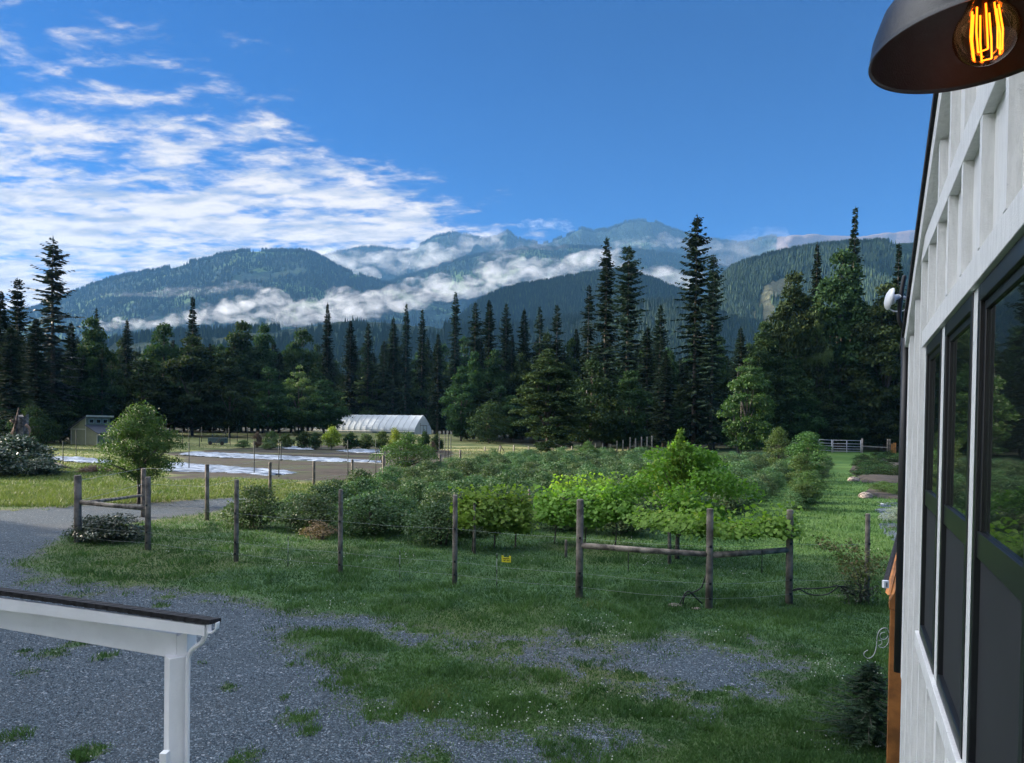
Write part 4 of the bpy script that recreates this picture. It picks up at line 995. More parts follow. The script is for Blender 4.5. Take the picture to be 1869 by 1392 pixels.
for u, v, r, h, lb in [(25,862,3.8,3.6,'large dark bramble mound around the broken snag at far left'),(75,868,2.2,1.6,'low bramble at the right foot of the snag mound'),(-30,870,3.2,3.0,'bramble mound cut by the left edge')]:
    x, y = ground(u, v)[:2]; bushat(x, y, r, h, lb, kind='bramble', ms=broad_meshes('mound', 48, 1.2, 1.0, .0, 50, 9000, .075, M['bramble'], M['bark'], clump=.25, shape=.3, trunks=1))
# weedy growth under the berry rows' near end
x, y = ground(580, 985)[:2]; bushat(x, y, .8, .8, 'thin reddish bush at the near edge of the berry patch', kind='shrub', ms=broad_meshes('redbush', 49, 1.2, 1., 0, 20, 1600, .08, M['reddish'], M['bark'], clump=.34, trunks=3))

# grape vines
def vine_mesh(name, L_, hgt, hang, n, seed, leaf=.13):
    r = np.random.default_rng(seed)
    x = r.uniform(-L_/2, L_/2, n); t = r.random(n)
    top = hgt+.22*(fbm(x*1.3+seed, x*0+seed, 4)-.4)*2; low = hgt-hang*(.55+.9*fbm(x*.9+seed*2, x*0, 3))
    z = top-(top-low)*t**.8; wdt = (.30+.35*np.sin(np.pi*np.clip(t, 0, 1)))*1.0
    y = r.normal(size=n)*wdt*.55
    st = r.random(n) < .06; z = np.where(st, top+r.random(n)*.35, z)
    C = np.stack([x, y, z], 1); N = np.stack([r.normal(size=n)*.5, np.sign(y)*.7+r.normal(size=n)*.5, .55+r.random(n)*.7], 1)
    N /= np.linalg.norm(N, axis=1, keepdims=True); T = perp(N, r); T[:, 2] -= .8; T -= N*np.sum(T*N, 1, keepdims=True); T /= np.linalg.norm(T, axis=1, keepdims=True); B = np.cross(N, T)
    s = (leaf*r.uniform(.55, 1.25, n))[:, None]
    V = np.stack([C-T*s*.42, C-T*s*.5+B*s*.34, C+B*s*.52+T*s*.0, C+T*s*.6, C-B*s*.52, C-T*s*.5-B*s*.34], 1).reshape(-1, 3)
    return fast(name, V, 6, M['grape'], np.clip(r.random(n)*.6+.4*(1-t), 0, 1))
def vine(p0, p1, hgt, hang, n, seed, label, leaf=.13, stem=True):
    p0, p1 = np.array(p0[:2]), np.array(p1[:2]); c_ = (p0+p1)/2; L_ = float(np.linalg.norm(p1-p0))
    t = thing('grape_vine', (c_[0], c_[1], 0), label, 'vine', 'grape vines', rz=math.atan2(p1[1]-p0[1], p1[0]-p0[0]))
    part('foliage', vine_mesh('vine', L_, hgt, hang, n, seed, leaf), t)
    b = MB(); r = random.Random(seed)
    if stem:
        for q in range(3):
            x = (q-1)*L_*.3; b.tube(curve([(x, 0, -.05), (x+.05, .04, hgt*.4), (x-.06, -.03, hgt*.75), (x+.4, .0, hgt)], 4), [.028]*12+[.02], 6)
    b.tube([(-L_*.48, 0, hgt-.05), (0, .02, hgt-.1), (L_*.48, 0, hgt-.05)], .014, 6); b.build('stem', M['bark'], t); return t
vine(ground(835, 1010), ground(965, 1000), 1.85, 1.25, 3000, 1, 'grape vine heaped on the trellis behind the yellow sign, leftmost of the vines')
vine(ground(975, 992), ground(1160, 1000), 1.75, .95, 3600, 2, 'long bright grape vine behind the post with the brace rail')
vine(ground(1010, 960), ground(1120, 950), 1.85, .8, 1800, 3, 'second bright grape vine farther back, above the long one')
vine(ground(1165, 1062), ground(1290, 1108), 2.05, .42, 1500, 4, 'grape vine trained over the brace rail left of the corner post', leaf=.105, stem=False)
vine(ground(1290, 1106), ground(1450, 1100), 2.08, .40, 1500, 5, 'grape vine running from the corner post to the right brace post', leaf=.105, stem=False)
# wilted sapling over the right fence post
def sprig(name, label, paths, Y, mtl, nl, leaf, cat, seed=0, base=None, rad=.014):
    r = np.random.default_rng(seed); o = A(*paths[0][0], Y) if base is None else Vector(base)
    t = thing(name, o, label, cat); b = MB(); Cs = []
    for pts in paths:
        P = curve([A(u, v, Y+r.normal()*.15)-o for u, v in pts], 5); b.tube(P, list(np.linspace(rad, rad*.3, len(P))), 6)
        for p in P[len(P)//4:]: Cs.append(np.array(p)[None]+r.normal(size=(nl, 3))*[.11, .12, .10])
    b.build('stem', M['bark'], t); C = np.concatenate(Cs); N = sphere_pts(len(C), r)+[0, -.2, .5]
    part('foliage', fast(name, leafquads(C, N, leaf*r.uniform(.6, 1.3, len(C)), .6, r), 4, mtl), t); return t
sprig('leaning_sapling', 'sapling with wilted pale leaf tips leaning left across the right-hand fence post',
      [[(1572,1098),(1565,1050),(1545,1020),(1520,1000),(1496,988)],[(1572,1098),(1570,1040),(1560,1010),(1555,990)],[(1572,1098),(1580,1060),(1596,1035),(1612,1020)],[(1568,1070),(1550,1045),(1535,1022)],[(1570,1060),(1578,1030),(1586,1015)]], 18.3, M['wilted'], 17, .085, 'sapling', 3)
sprig('tall_weeds', 'scrubby dark weeds around the foot of the right-hand fence post', [[(1550,1102),(1546,1080),(1538,1068)],[(1570,1104),(1568,1080),(1560,1065)],[(1585,1104),(1588,1085),(1595,1072)],[(1562,1104),(1560,1086),(1552,1074)]], 18.3, M['bramble'], 22, .06, 'weeds', 4)

# young spruce at bottom right
sp_ = conifer_meshes('spruce', 61, Hh=14.0, R=6.2, z0=.02, droop=.12, m=M['spruce'], taper=.8, step=.52, ragged=.12, spray=.75, sparse=1.9, wf=.22)
tp = A(1588, 1206, 10.2)
t = thing('young_spruce', (tp.x, tp.y, 0), 'young spruce growing beside the cedar porch post at lower right', 'conifer'); part('crown', sp_[0], t); part('trunk', sp_[1], t); t.scale = (.165, .165, tp.z/14.)

# right-hand beds
def bed(name, px_, hgt, m_, label, cat, seed=0, z0=.0):
    r = random.Random(seed); P = [ground(u, v) for u, v in px_]; c_ = sum(P)/len(P); v = []; 
    t = thing(name, (c_[0], c_[1], 0), label, cat); b = MB(); n = len(P)
    ring0 = [(p-c_) for p in P]; v = [(p[0], p[1], z0) for p in ring0]+[(p[0]*.86, p[1]*.86, z0+hgt*r.uniform(.7, 1.1)) for p in ring0]+[(p[0]*.45, p[1]*.45, z0+hgt*r.uniform(.9, 1.3)) for p in ring0]+[(0, 0, z0+hgt*1.1)]
    b.add(v, [(i, (i+1) % n, n+(i+1) % n, n+i) for i in range(n)]+[(n+i, n+(i+1) % n, 2*n+(i+1) % n, 2*n+i) for i in range(n)]+[(2*n+i, 2*n+(i+1) % n, 3*n) for i in range(n)], True)
    b.build('soil', m_, t); return t, c_
M['soil'] = simple('bed_soil', (.034, .027, .021), .95, 0, .35, 2, .8, 10)
fabm, k = mat('fabric_sheet'); tc = k.add('ShaderNodeTexCoord').outputs['Object']
nz_ = k.noise(tc, 1.1, 5, .6, 1.5)
p = k.add('ShaderNodeBsdfPrincipled', {'Base Color': k.mix(k.mr(nz_, .4, .6), (.045, .055, .085), (.12, .135, .17)), 'Roughness': .42, 'Normal': k.add('ShaderNodeBump', {'Strength': 1., 'Distance': .15, 'Height': nz_}).outputs[0]}); k.add('ShaderNodeOutputMaterial', {0: p.outputs[0]})
t, c_ = bed('garden_bed', [(1548,862),(1560,842),(1600,836),(1680,836),(1700,860),(1690,882),(1640,886),(1572,884)], .35, M['soil'], 'raised garden bed with brown soil edge beyond the mown aisle', 'garden bed', 1)
def bedplants(c_, spread, n, ms, label, group, hr=(.3, .6), name='bed_plant', rr_=(.3, .6)):
    for i in range(n):
        x, y = ground(random.uniform(spread[0], spread[1]), random.uniform(spread[2], spread[3]))[:2]
        t = bushat(x, y, random.uniform(*rr_), random.uniform(*hr), label, group, name, 'plant', ms); t.location.z += .2
lowp = broad_meshes('low_plant', 50, 1.5, 1.05, .0, 14, 900, .14, M['broad'], M['bark'], clump=.4, shape=.3)
bedplants(c_, (1562, 1700, 834, 874), 60, lowp, 'low dark green plant growing in the far raised bed', 'plants in the far raised bed', (.5, 1.0), rr_=(.8, 1.3))
t, c_ = bed('garden_bed', [(1570,905),(1584,893),(1640,888),(1690,890),(1690,915),(1620,913)], .22, M['soil'], 'smaller planted bed between the raised bed and the dark fabric', 'garden bed', 2)
bedplants(c_, (1592, 1690, 892, 908), 26, broad_meshes('low_plantb', 51, 1.5, 1.05, .0, 14, 900, .12, M['apple'], M['bark'], clump=.4, shape=.3), 'leafy green plant in the smaller bed by the dark fabric', 'plants in the smaller bed', (.3, .6), rr_=(.5, .8))
P = [ground(u, v) for u, v in [(1576,915),(1640,912),(1700,935),(1700,1010),(1632,1008),(1602,985),(1594,950)]]
c_ = sum(P)/len(P); b = MB(); r = np.random.default_rng(3)
gx, gy = np.meshgrid(np.linspace(-3.2, 4.5, 130), np.linspace(-14, 14, 260)); wx, wy = c_[0]+gx*Qd[0]+gy*Wd[0], c_[1]+gx*Qd[1]+gy*Wd[1]
sdp = sd_world(np.array([p[:2] for p in P]), wx, wy); zz_ = .012+.07*fbm(wx*1.2, wy*1.2, 4)*sstep(0, .8, sdp)
ok = sdp > 0; idx = -np.ones(ok.shape, int); idx[ok] = np.arange(ok.sum()); v = [(wx[i, j]-c_[0], wy[i, j]-c_[1], zz_[i, j]) for i, j in zip(*np.nonzero(ok))]
f = [(idx[i, j], idx[i, j+1], idx[i+1, j+1], idx[i+1, j]) for i in range(259) for j in range(129) if ok[i, j] and ok[i+1, j] and ok[i, j+1] and ok[i+1, j+1]]
b.add(v, f, True); o = b.build('landscape_fabric', fabm); o.location = (c_[0], c_[1], .02); tag(o, 'crumpled dark blue landscape fabric beside the lawn by the house wall', 'ground cloth')
def rock(u, v, w, label, m_=None, seed=0, name='rock', zoff=0., asp=.6):
    P = ground(u, v); r_ = w/2/F*P[1]; bm = bmesh.new(); bmesh.ops.create_icosphere(bm, subdivisions=3, radius=1); rg = random.Random(seed)
    for q in bm.verts:
        k_ = 1+.28*(float(fbm(np.array(q.co.x*1.6+seed), np.array(q.co.y*1.6+q.co.z*1.3), 4))-.5)*2; q.co *= k_; q.co.z *= asp
    me = bpy.data.meshes.new(name); bm.to_mesh(me); bm.free(); me.materials.append(m_ or M['rock'])
    o = part(name, me, None); o.scale = (r_, r_*.8, r_); o.location = (P[0], P[1], r_*asp*.55+zoff); return tag(o, label, 'rock')
rock(1558, 880, 22, 'reddish stone at the left corner of the raised bed', seed=1); rock(1600, 876, 12, 'tan stone lying on the raised bed edge', seed=2); rock(1580, 910, 26, 'grey-brown stone at the corner of the smaller bed', seed=3)
rock(1610, 922, 16, 'flat white stone on the near end of the dark fabric', simple('white_rock', (.6, .62, .62), .8), 4, asp=.3); rock(1632, 965, 20, 'dark flat stone holding down the fabric', simple('dark_rock', (.05, .055, .07), .8), 5, asp=.4)
rock(1232, 1107, 28, 'flat pale stone beside the black hose at the corner post', seed=6, asp=.3); rock(1270, 1112, 18, 'smaller pale stone right at the corner post', seed=7, asp=.3)
x, y = ground(1640, 952)[:2]; bushat(x, y, .95, .75, 'silver-grey leafy shrub beside the fabric near the house wall', kind='silver_shrub', cat='shrub', ms=broad_meshes('silver', 52, 1.5, 1.05, .0, 22, 2600, .07, M['silver'], M['bark'], clump=.36, shape=.3))

# garden row behind the ploughed soil
gb = [broad_meshes('garden%d' % i, 55+i, 2.2, 1.6, .0, 24, 2600, .2, mm_, M['bark'], clump=.34, shape=.35) for i, mm_ in enumerate([M['apple'], M['broad'], M['pale'], M['yellowleaf'], M['reddish']])]
GG = 'tall garden plants behind the soil'
for u, v, Y, hw_, i_, lb in [(470,790,120,10,4,'reddish feathery plant at the left end of the garden row'),(497,786,122,16,2,'pale green garden shrub second in the row behind the soil'),(522,790,121,15,0,'mid green garden shrub left of the dark one'),
        (555,788,120,17,1,'dark green garden shrub left of the bright yellow one'),(575,790,118,12,1,'small dark garden shrub touching the yellow one'),(606,779,119,19,3,'bright yellow-green shrub in the garden row behind the soil'),(640,790,120,16,1,'dark shrub right of the bright yellow one'),
        (668,791,121,18,0,'green shrub below the left part of the greenhouse'),(698,786,120,15,0,'green shrub below the middle of the greenhouse'),(722,782,119,14,3,'yellowish shrub below the right half of the greenhouse'),(745,790,118,14,1,'dark shrub behind the small orchard tree'),
        (775,788,116,12,1,'dark shrub right of the greenhouse door'),(798,792,114,12,1,'last dark shrub at the right end of the garden row'),(790,806,108,7,4,'pinkish tuft right of the orchard tree'),(495,806,116,18,2,'low weedy patch at the left of the garden beds'),(445,803,118,14,2,'low weeds next to the small teal cart')]:
    put_tree('garden_shrub', gb[i_], u, v, Y, hw_, lb, 'shrub', GG, (2.2, 1.6))
# ================================================================== GARDEN SHEETS, SOIL TOOLS
plm, k = mat('garden_plastic'); tc = k.add('ShaderNodeTexCoord').outputs['Object']
nz_ = k.noise(k.add('ShaderNodeMapping', {0: tc, 3: (.45, 1.3, 1)}).outputs[0], 1.0, 6, .65, 1.2)
p = k.add('ShaderNodeBsdfPrincipled', {'Base Color': k.mix(k.mr(nz_, .42, .56), (.07, .09, .12), (.42, .48, .56)), 'Roughness': .35, 'Normal': k.add('ShaderNodeBump', {'Strength': 1., 'Distance': .2, 'Height': nz_}).outputs[0]}); k.add('ShaderNodeOutputMaterial', {0: p.outputs[0]})
def sheet(px_, label, seed=0, lift=.03):
    P = [ground(u, v) for u, v in px_]; pts = np.array([p[:2] for p in P]); c_ = pts.mean(0); x0, y0 = pts.min(0)-.2; x1, y1 = pts.max(0)+.2
    nx, ny = int(min(160, (x1-x0)/.25))+2, int(min(160, (y1-y0)/.2))+2
    gx, gy = np.meshgrid(np.linspace(x0, x1, nx), np.linspace(y0, y1, ny)); sdp = sd_world(pts, gx, gy)+(fbm(gx*.8+seed, gy*.8, 4)-.5)*1.5-.30
    z = zt(gx, gy)+lift+.22*fbm(gx*.9+seed, gy*1.4, 4)*sstep(0, .7, sdp)+.03
    ok = sdp > 0; idx = -np.ones(ok.shape, int); idx[ok] = np.arange(ok.sum())
    v = [(gx[i, j]-c_[0], gy[i, j]-c_[1], z[i, j]) for i, j in zip(*np.nonzero(ok))]
    f = [(idx[i, j], idx[i, j+1], idx[i+1, j+1], idx[i+1, j]) for i in range(ny-1) for j in range(nx-1) if ok[i, j] and ok[i+1, j] and ok[i, j+1] and ok[i+1, j+1]]
    b = MB(); b.add(v, f, True); o = b.build('plastic_sheet', plm); o.location = (c_[0], c_[1], 0.); return tag(o, label, 'plastic sheet', 'plastic mulch sheets on the garden soil')
sheet([(285,862),(300,846),(345,846),(430,852),(500,858),(565,864),(520,869),(490,870),(400,864)], 'wide wrinkled white-blue plastic sheet nearest the fence, right of the apple tree', 1)
sheet([(320,830),(345,825),(420,828),(520,833),(620,838),(700,842),(700,846),(600,844),(480,839),(380,835)], 'long narrow plastic sheet crossing the middle of the ploughed soil', 2)
sheet([(490,816),(540,815),(580,819),(575,822),(520,820)], 'small plastic sheet at the far side of the soil, left one', 3)
sheet([(610,823),(650,820),(700,823),(700,827),(640,827)], 'small plastic sheet at the far side of the soil below the greenhouse', 4)
sheet([(62,838),(100,833),(160,836),(215,842),(205,850),(150,846),(100,841)], 'flat plastic sheet between the shed and the apple tree at left', 5)
# log, brush pile, white stakes
def loc3(u, v, dz=0.): P = ground(u, v); return Vector((P[0], P[1], P[2]+dz))
b = MB(); p0, p1 = loc3(88, 847, .12), loc3(128, 857, .12); b.tube([Vector(), (p1-p0)*.5+Vector((0, 0, .12)), p1-p0], [.12, .14, .07], 8)
o = b.build('fallen_log', M['bark']); o.location = p0; tag(o, 'dark fallen log lying in the meadow grass at left', 'log')
x, y = ground(172, 862)[:2]; bushat(x, y, 1.5, .7, 'heap of brown cut brush at the left of the apple tree', kind='brush_pile', cat='brush pile', ms=broad_meshes('brushpile', 66, 1.2, 1.0, 0, 20, 3000, .10, M['reddish'], M['bark'], clump=.35, shape=.3, trunks=5))
for u, lb in ((81, 'left of two little white markers beyond the snag mound'), (91, 'right of two little white markers beyond the snag mound')):
    P = loc3(u, 836); b = MB(); b.tube([(0, 0, 0), (0, 0, .42)], [.10, .05], 8); b.tube([(0, 0, .42), (0, 0, .50)], [.05, .0], 8); o = b.build('garden_marker', M['white_plastic']); o.location = P; tag(o, lb, 'marker')
# broken snag
Ys = 66; s0 = loc3(40, 872)
base = A(38, 850, Ys); top = A(41, 757, Ys); snag = thing('snag', (base.x, base.y, 0), 'broken grey tree snag standing in brambles at far left', 'dead tree')
b = MB(); r = random.Random(2); Hs = top.z; n = 14; v = []
for z_, rad in ((-.2, .75), (Hs*.5, .60), (Hs*.8, .54), (Hs, .52)):
    for j in range(n):
        a = 2*math.pi*j/n; rr_ = rad*(1+.25*math.sin(j*2.3))*(1 if z_ < Hs else 1); zz_ = z_+(r.uniform(-.35, .1) if z_ == Hs else 0); v.append((rr_*math.cos(a), rr_*.7*math.sin(a), zz_))
b.add(v, [(i*n+j, i*n+(j+1) % n, (i+1)*n+(j+1) % n, (i+1)*n+j) for i in range(3) for j in range(n)]+[tuple(3*n+j for j in range(n))]); b.build('trunk', M['dead'], snag)
b = MB()
for pts in ([(24,800),(27,780),(33,752),(34,744)], [(15,812),(22,790),(28,772)], [(47,775),(53,780),(55,790),(51,800)], [(20,766),(24,770),(28,776)]): b.tube([A(u, v_, Ys-.5)-Vector((base.x, base.y, 0)) for u, v_ in pts], list(np.linspace(.14, .04, len(pts))), 6)
b.build('splinter', simple('rust_dead_wood', (.20, .13, .10), .9, 0, .4, 3), snag)

# ------------------------------------------------------------------ greenhouse
g = loc3(748, 794); YG = 200.
ridge = A(748, 757, YG); gz = float(zt(g.x, YG))
cx_, cy_ = (A(757, 790, YG).x, YG)
gh = thing('greenhouse', (cx_, cy_, 1.7), 'long white plastic hoop greenhouse in front of the forest', 'greenhouse', rz=-AZW)  # local x = Qd, local y = Wd
HG = A(757, 757, YG).z-1.7; WG = 8.6; LG = 34.
def arch(n=10):
    pts = [(0, 0)]+[(0.0, .9)]
    for i in range(n+1):
        t = i/n; pts.append((WG/2*t**1.25 if False else WG/2*(1-math.cos(t*math.pi/2))**1.0*.92+WG/2*.08*t, .9+(HG-.9)*math.sin(t*math.pi/2)**1.15))
    return pts
half = [(0, .0), (.0, 1.3), (.30, 1.9), (1.2, HG*.54), (2.2, HG*.715), (3.3, HG*.875), (WG/2, HG)]
full = half+[(WG-x, z) for x, z in reversed(half[:-1])]
gm_, k = mat('greenhouse_film'); tc = k.add('ShaderNodeTexCoord').outputs['Object']; nz_ = k.noise(tc, .35, 4)
d1 = k.add('ShaderNodeBsdfPrincipled', {'Base Color': k.mix(nz_, (.52, .60, .68), (.70, .77, .83)), 'Roughness': .35}); d2 = k.add('ShaderNodeBsdfTranslucent', {0: (.75, .8, .84, 1)})
k.add('ShaderNodeOutputMaterial', {0: k.add('ShaderNodeMixShader', {0: .35, 1: d1.outputs[0], 2: d2.outputs[0]}).outputs[0]})
b = MB(); nseg = 68; v = []
for i in range(nseg+1):
    x = -LG*i/nseg; sag = -.05*(.5-.5*math.cos(2*math.pi*i/(nseg/17)))
    for (y_, z_) in full:
        cxn = (y_-WG/2)/(WG/2); v.append((x, y_-sag*-cxn*1., z_+sag*(1-abs(cxn)*.3)))
nf = len(full); b.add(v, [(i*nf+j, i*nf+j+1, (i+1)*nf+j+1, (i+1)*nf+j) for i in range(nseg) for j in range(nf-1)], False); b.build('film_cover', gm_, gh)
b = MB(); b.add([(0.02, y_, z_) for y_, z_ in full], [tuple(range(nf))]); b.build('end_wall', gm_, gh)
for i in range(18):
    b = MB(); b.tube([(-LG*i/17, y_*1.0+(-.03 if y_ < WG/2 else .03), z_+.03) for y_, z_ in full], .045, 5, cap=False); b.build('hoop', M['wire'], gh)
b = MB(); b.box(-LG, .0, -.06, -.02, .0, .75); b.build('base_board', M['teal'], gh)
b = MB(); b.box(-LG-.05, .05, -.09, -.062, .72, .90); b.build('hip_rail', M['white_paint'], gh)
b = MB()
for y_ in (2.6, 4.2, 6.0): b.box(.04, .12, y_-.07, y_+.07, 0, 2.6 if y_ > 2.7 else 3.2)
b.box(.04, .12, 2.6, 6.0, 2.45, 2.6); b.build('door_frame', simple('grey_steel', (.18, .20, .22), .5, .3), gh)

# ------------------------------------------------------------------ sage green shed
YH = 120.; c0_ = A(181, 817, YH); z0_ = 0.
def u2(u, v, Y): return A(u, v, Y)
cor = Vector((c0_.x-.3, YH, float(zt(c0_.x, YH))))      # near right corner of gable face
shed = thing('shed', cor, 'sage green shed with a raised row of little windows in its roof', 'shed', rz=-AZW)
GW = 6.4; HE = 2.55; HP = 4.55; hx = -GW*.44; HC = 3.15; HR = 2.0; DP = 4.4
b = MB(); b.prism([(-GW, 0), (0, 0), (0, HR), (hx, HC), (hx, HP-.05), (-GW, HE)], 0, DP); wl = b.build('wall', M['sage'], shed)
b = MB()
for x in (-GW+.03, hx, -.06): b.box(x-.06, x+.10, -.035, -.002, 0, HE if x < -5 else (HP-.1 if x < -1 else HR))
b.bar((-GW, -.02, HE-.02), (hx, -.02, HE-.02), .04, .14); b.bar((-GW-.25, -.02, HE-.08), (hx+.1, -.02, HP), .05, .16); b.bar((hx, -.02, HC-.02), (.35, -.02, HR-.18), .05, .14); b.build('trim', M['sagetrim'], shed)
b = MB(); b.prism([(hx+.02, HC+.02), (.45, HR-.19), (.45, HR-.08), (hx+.02, HC+.14)], -.25, DP+.3); b.prism([(-GW-.4, HE-.12), (hx+.5, HP+.14), (hx+.5, HP+.26), (-GW-.4, HE+.02)], -.3, DP+.3); b.build('roof', simple('blue_grey_roof', (.045, .055, .075), .8), shed)
b = MB(); b.box(hx+.46, hx+.53, -.3, DP+.3, HP+.0, HP+.28); b.build('eave_board', M['sagetrim'], shed)
for i in range(3):
    y_ = .5+i*1.25; b = MB(); b.box(hx+.004, hx+.05, y_, y_+.95, HC+.35, HP-.30); w_ = b.build('window', M['sagetrim'], shed); b = MB(); b.box(hx+.05, hx+.06, y_+.13, y_+.82, HC+.45, HP-.42); b.build('pane', M['darkglass'], w_)
b = MB()
for x, y_ in ((1.9, 3.0), (2.6, 4.6)): b.box(x-.06, x+.06, y_-.06, y_+.06, 0, 2.9)
b.bar((.2, 3.6, 2.35), (4.2, 4.4, 2.35), .1, .12); b.build('side_pergola', M['post'], shed)

# ------------------------------------------------------------------ small teal cart with a leaning ladder
ct = loc3(398, 812); cart = thing('garden_cart', ct, 'small teal box cart with a pole leaning over it beyond the soil', 'cart', rz=-.1)
b = MB(); b.box(-1.6, 1.5, -.5, .5, .35, 1.15); b.build('box_body', M['teal'], cart, .03)
b = MB(); b.box(-1.7, 1.6, -.56, .56, 1.15, 1.24); b.build('lid', simple('pale_lid', (.16, .22, .22), .6), cart)
b = MB(); b.bar((-.4, -.65, .1), (1.9, -.6, 2.7), .07, .07); b.bar((-.1, -.65, .1), (2.0, -.6, 2.5), .05, .05); b.build('leaning_pole', M['post'], cart)
for x in (-1.1, 1.0): b = MB(); b.tube([(x, -.60, .33), (x, -.50, .33)], .33, 16); b.build('wheel', M['black'], cart)

# ------------------------------------------------------------------ FENCES
def post_at(parent, u, vt, vb, du=0., w=12., name='post', m_=None, Y=None, sides=10, lean=0.):
    G_ = ground(u, vb) if Y is None else np.array([atY(u, vt, Y)[0], Y, float(zt(atY(u, vt, Y)[0], Y))])
    top = A(u-du, vt, G_[1]); r_ = w/2/F*G_[1]; b0 = Vector((G_[0], G_[1], G_[2]-.1)); o = Vector(parent.location)
    b = MB(); tb = Vector((top.x, top.y, top.z)); ax = tb-b0; b.tube([b0-o, b0+ax*.5-o, tb-o-ax.normalized()*.03, tb-o], [r_*1.06, r_, r_*.97, r_*.90], sides)
    return b.build(name, m_ or M['post'], parent), G_, top
ff = thing('garden_fence', loc3(1057, 1090), 'front garden fence of round wooden posts with log brace rails and thin wires', 'fence')
o_ = Vector(ff.location)
front = [(142,867,993,13),(270,870,1005,10.5),(431,875,1026,8.5),(621,893,1047,8.5),(830,903,1066,9),(1057,911,1090,13.5),(1294,928,1112,13),(1440,930,1103,12.5),(1582,937,1102,8.5)]
PB = []; PT = []
for u, vt, vb, w in front:
    _, G_, T_ = post_at(ff, u, vt, vb, w=w, du=0 if u < 400 else -2 if u > 1000 else -1); PB.append(Vector(G_.tolist())); PT.append(T_)
side = [(262,855,944,9),(378,847,951,7.5),(493,843,905,5.5),(573,841,889,5),(643,838,878,4.5),(700,830,884,5),(803,828,868,4.5),(840,821,851,3.6)]
SB = []; ST = []
for u, vt, vb, w in side:
    _, G_, T_ = post_at(ff, u, vt, vb, w=w); SB.append(Vector(G_.tolist())); ST.append(T_)
def at_h(B_, T_, h): ax = (T_-B_); return B_+ax*(h/ax.z)
def rail(a, b_, r_=.075): b = MB(); b.tube([a-o_, (a+b_)/2-o_+Vector((0, 0, -.01)), b_-o_], [r_, r_*.94, r_*.88], 10); b.build('brace_rail', M['rail'], ff)
rail(at_h(PB[5], PT[5], 1.32), at_h(PB[6], PT[6], 1.32)); rail(at_h(PB[6], PT[6], 1.30), at_h(PB[7], PT[7], 1.36))
rail(A(146, 916, PB[0].y), A(268, 928, PB[1].y), .08); rail(A(146, 918, PB[0].y), A(258, 904, SB[0].y-1.0), .07)
for h in (.28, .63, 1.52):
    b = MB()
    for i in range(8):
        a, c_ = at_h(PB[i], PT[i], h)-o_, at_h(PB[i+1], PT[i+1], h)-o_; mid = (a+c_)/2+Vector((0, 0, -.035)); off = Vector((0, -.09, 0)); b.tube([a+off, mid+off, c_+off], .0042, 4, cap=False)
    b.build('wire', M['tape'], ff)
for h in (.6, 1.5, 2.2):
    b = MB()
    for a, c_ in zip([PB[0]]+SB[:-1], SB): i = SB.index(c_); b.tube([(Vector((a.x, a.y, h)))-o_, Vector((c_.x, c_.y, h))-o_], .006, 4, cap=False)
    b.build('wire', M['wire'], ff)
# insulators
for i in range(9):
    for h in (.28, .63, 1.52): b = MB(); p = at_h(PB[i], PT[i], h)-o_; b.box(p.x-.03, p.x+.03, p.y-.105, p.y-.07, p.z-.03, p.z+.03); b.build('insulator', M['black'], ff)
# battery-wire droppers between posts (white/black rods)
for u, v0, v1 in ((526,978,1040),(730,1005,1058),(907,1010,1075),(1147,1007,1042),(1391,1003,1045)):
    i = max(j for j in range(8) if front[j][0] < u); tt = (u-front[i][0])/(front[i+1][0]-front[i][0]); Yd_ = PB[i].y+(PB[i+1].y-PB[i].y)*tt-.09
    a, c_ = A(u, v0, Yd_)-o_, A(u-.5, v1, Yd_)-o_; n_ = 6
    b = MB(); b.tube([a, c_], .010, 6); dr = b.build('wire_dropper', M['tape'] if u < 1000 else M['black'], ff)
    b = MB()
    for q in (0.02, .45, .78): p = a+(c_-a)*q; b.tube([p, p+(c_-a)*.12], .0125, 6)
    b.build('black_band', M['black'], dr)
# yellow warning sign
tt = (925-830)/(1057-830); Yd_ = PB[4].y+(PB[5].y-PB[4].y)*tt-.12
s0_ = A(924, 1020, Yd_); sg = thing('warning_sign', s0_, 'yellow notched electric fence warning sign hanging on the wire', 'sign', rz=-.2)
b = MB(); W2, H2 = .125, .085; b.prism([(-W2, H2), (-W2, -H2), (W2, -H2), (W2, H2), (W2*.62, H2), (W2*.5, H2*.45), (-W2*.5, H2*.45), (-W2*.62, H2)], -.006, .006); b.build('plate', M['yellow'], sg, .002)
b = MB()
for x0, x1, z0, z1 in ((-.078,.080,.004,.020),(-.082,-.066,-.038,-.022),(.062,.082,-.045,-.018)): b.box(x0, x1, -.0085, -.0065, z0, z1)
b.prism([(-.062,-.052),(-.035,-.050),(-.012,-.022),(-.004,-.018),(-.020,-.012),(-.044,-.020)], -.0085, -.0065); b.prism([(.012,-.016),(.030,-.014),(.050,-.034),(.040,-.036),(.030,-.060),(.022,-.036)], -.0085, -.0065)
b.build('black_print', M['black'], sg)
b = MB(); b.tube([(-.08, 0, .085), (-.08, -.01, .13)], .003, 5); b.tube([(.08, 0, .085), (.08, -.01, .13)], .003, 5); b.build('hanger', M['wire'], sg)
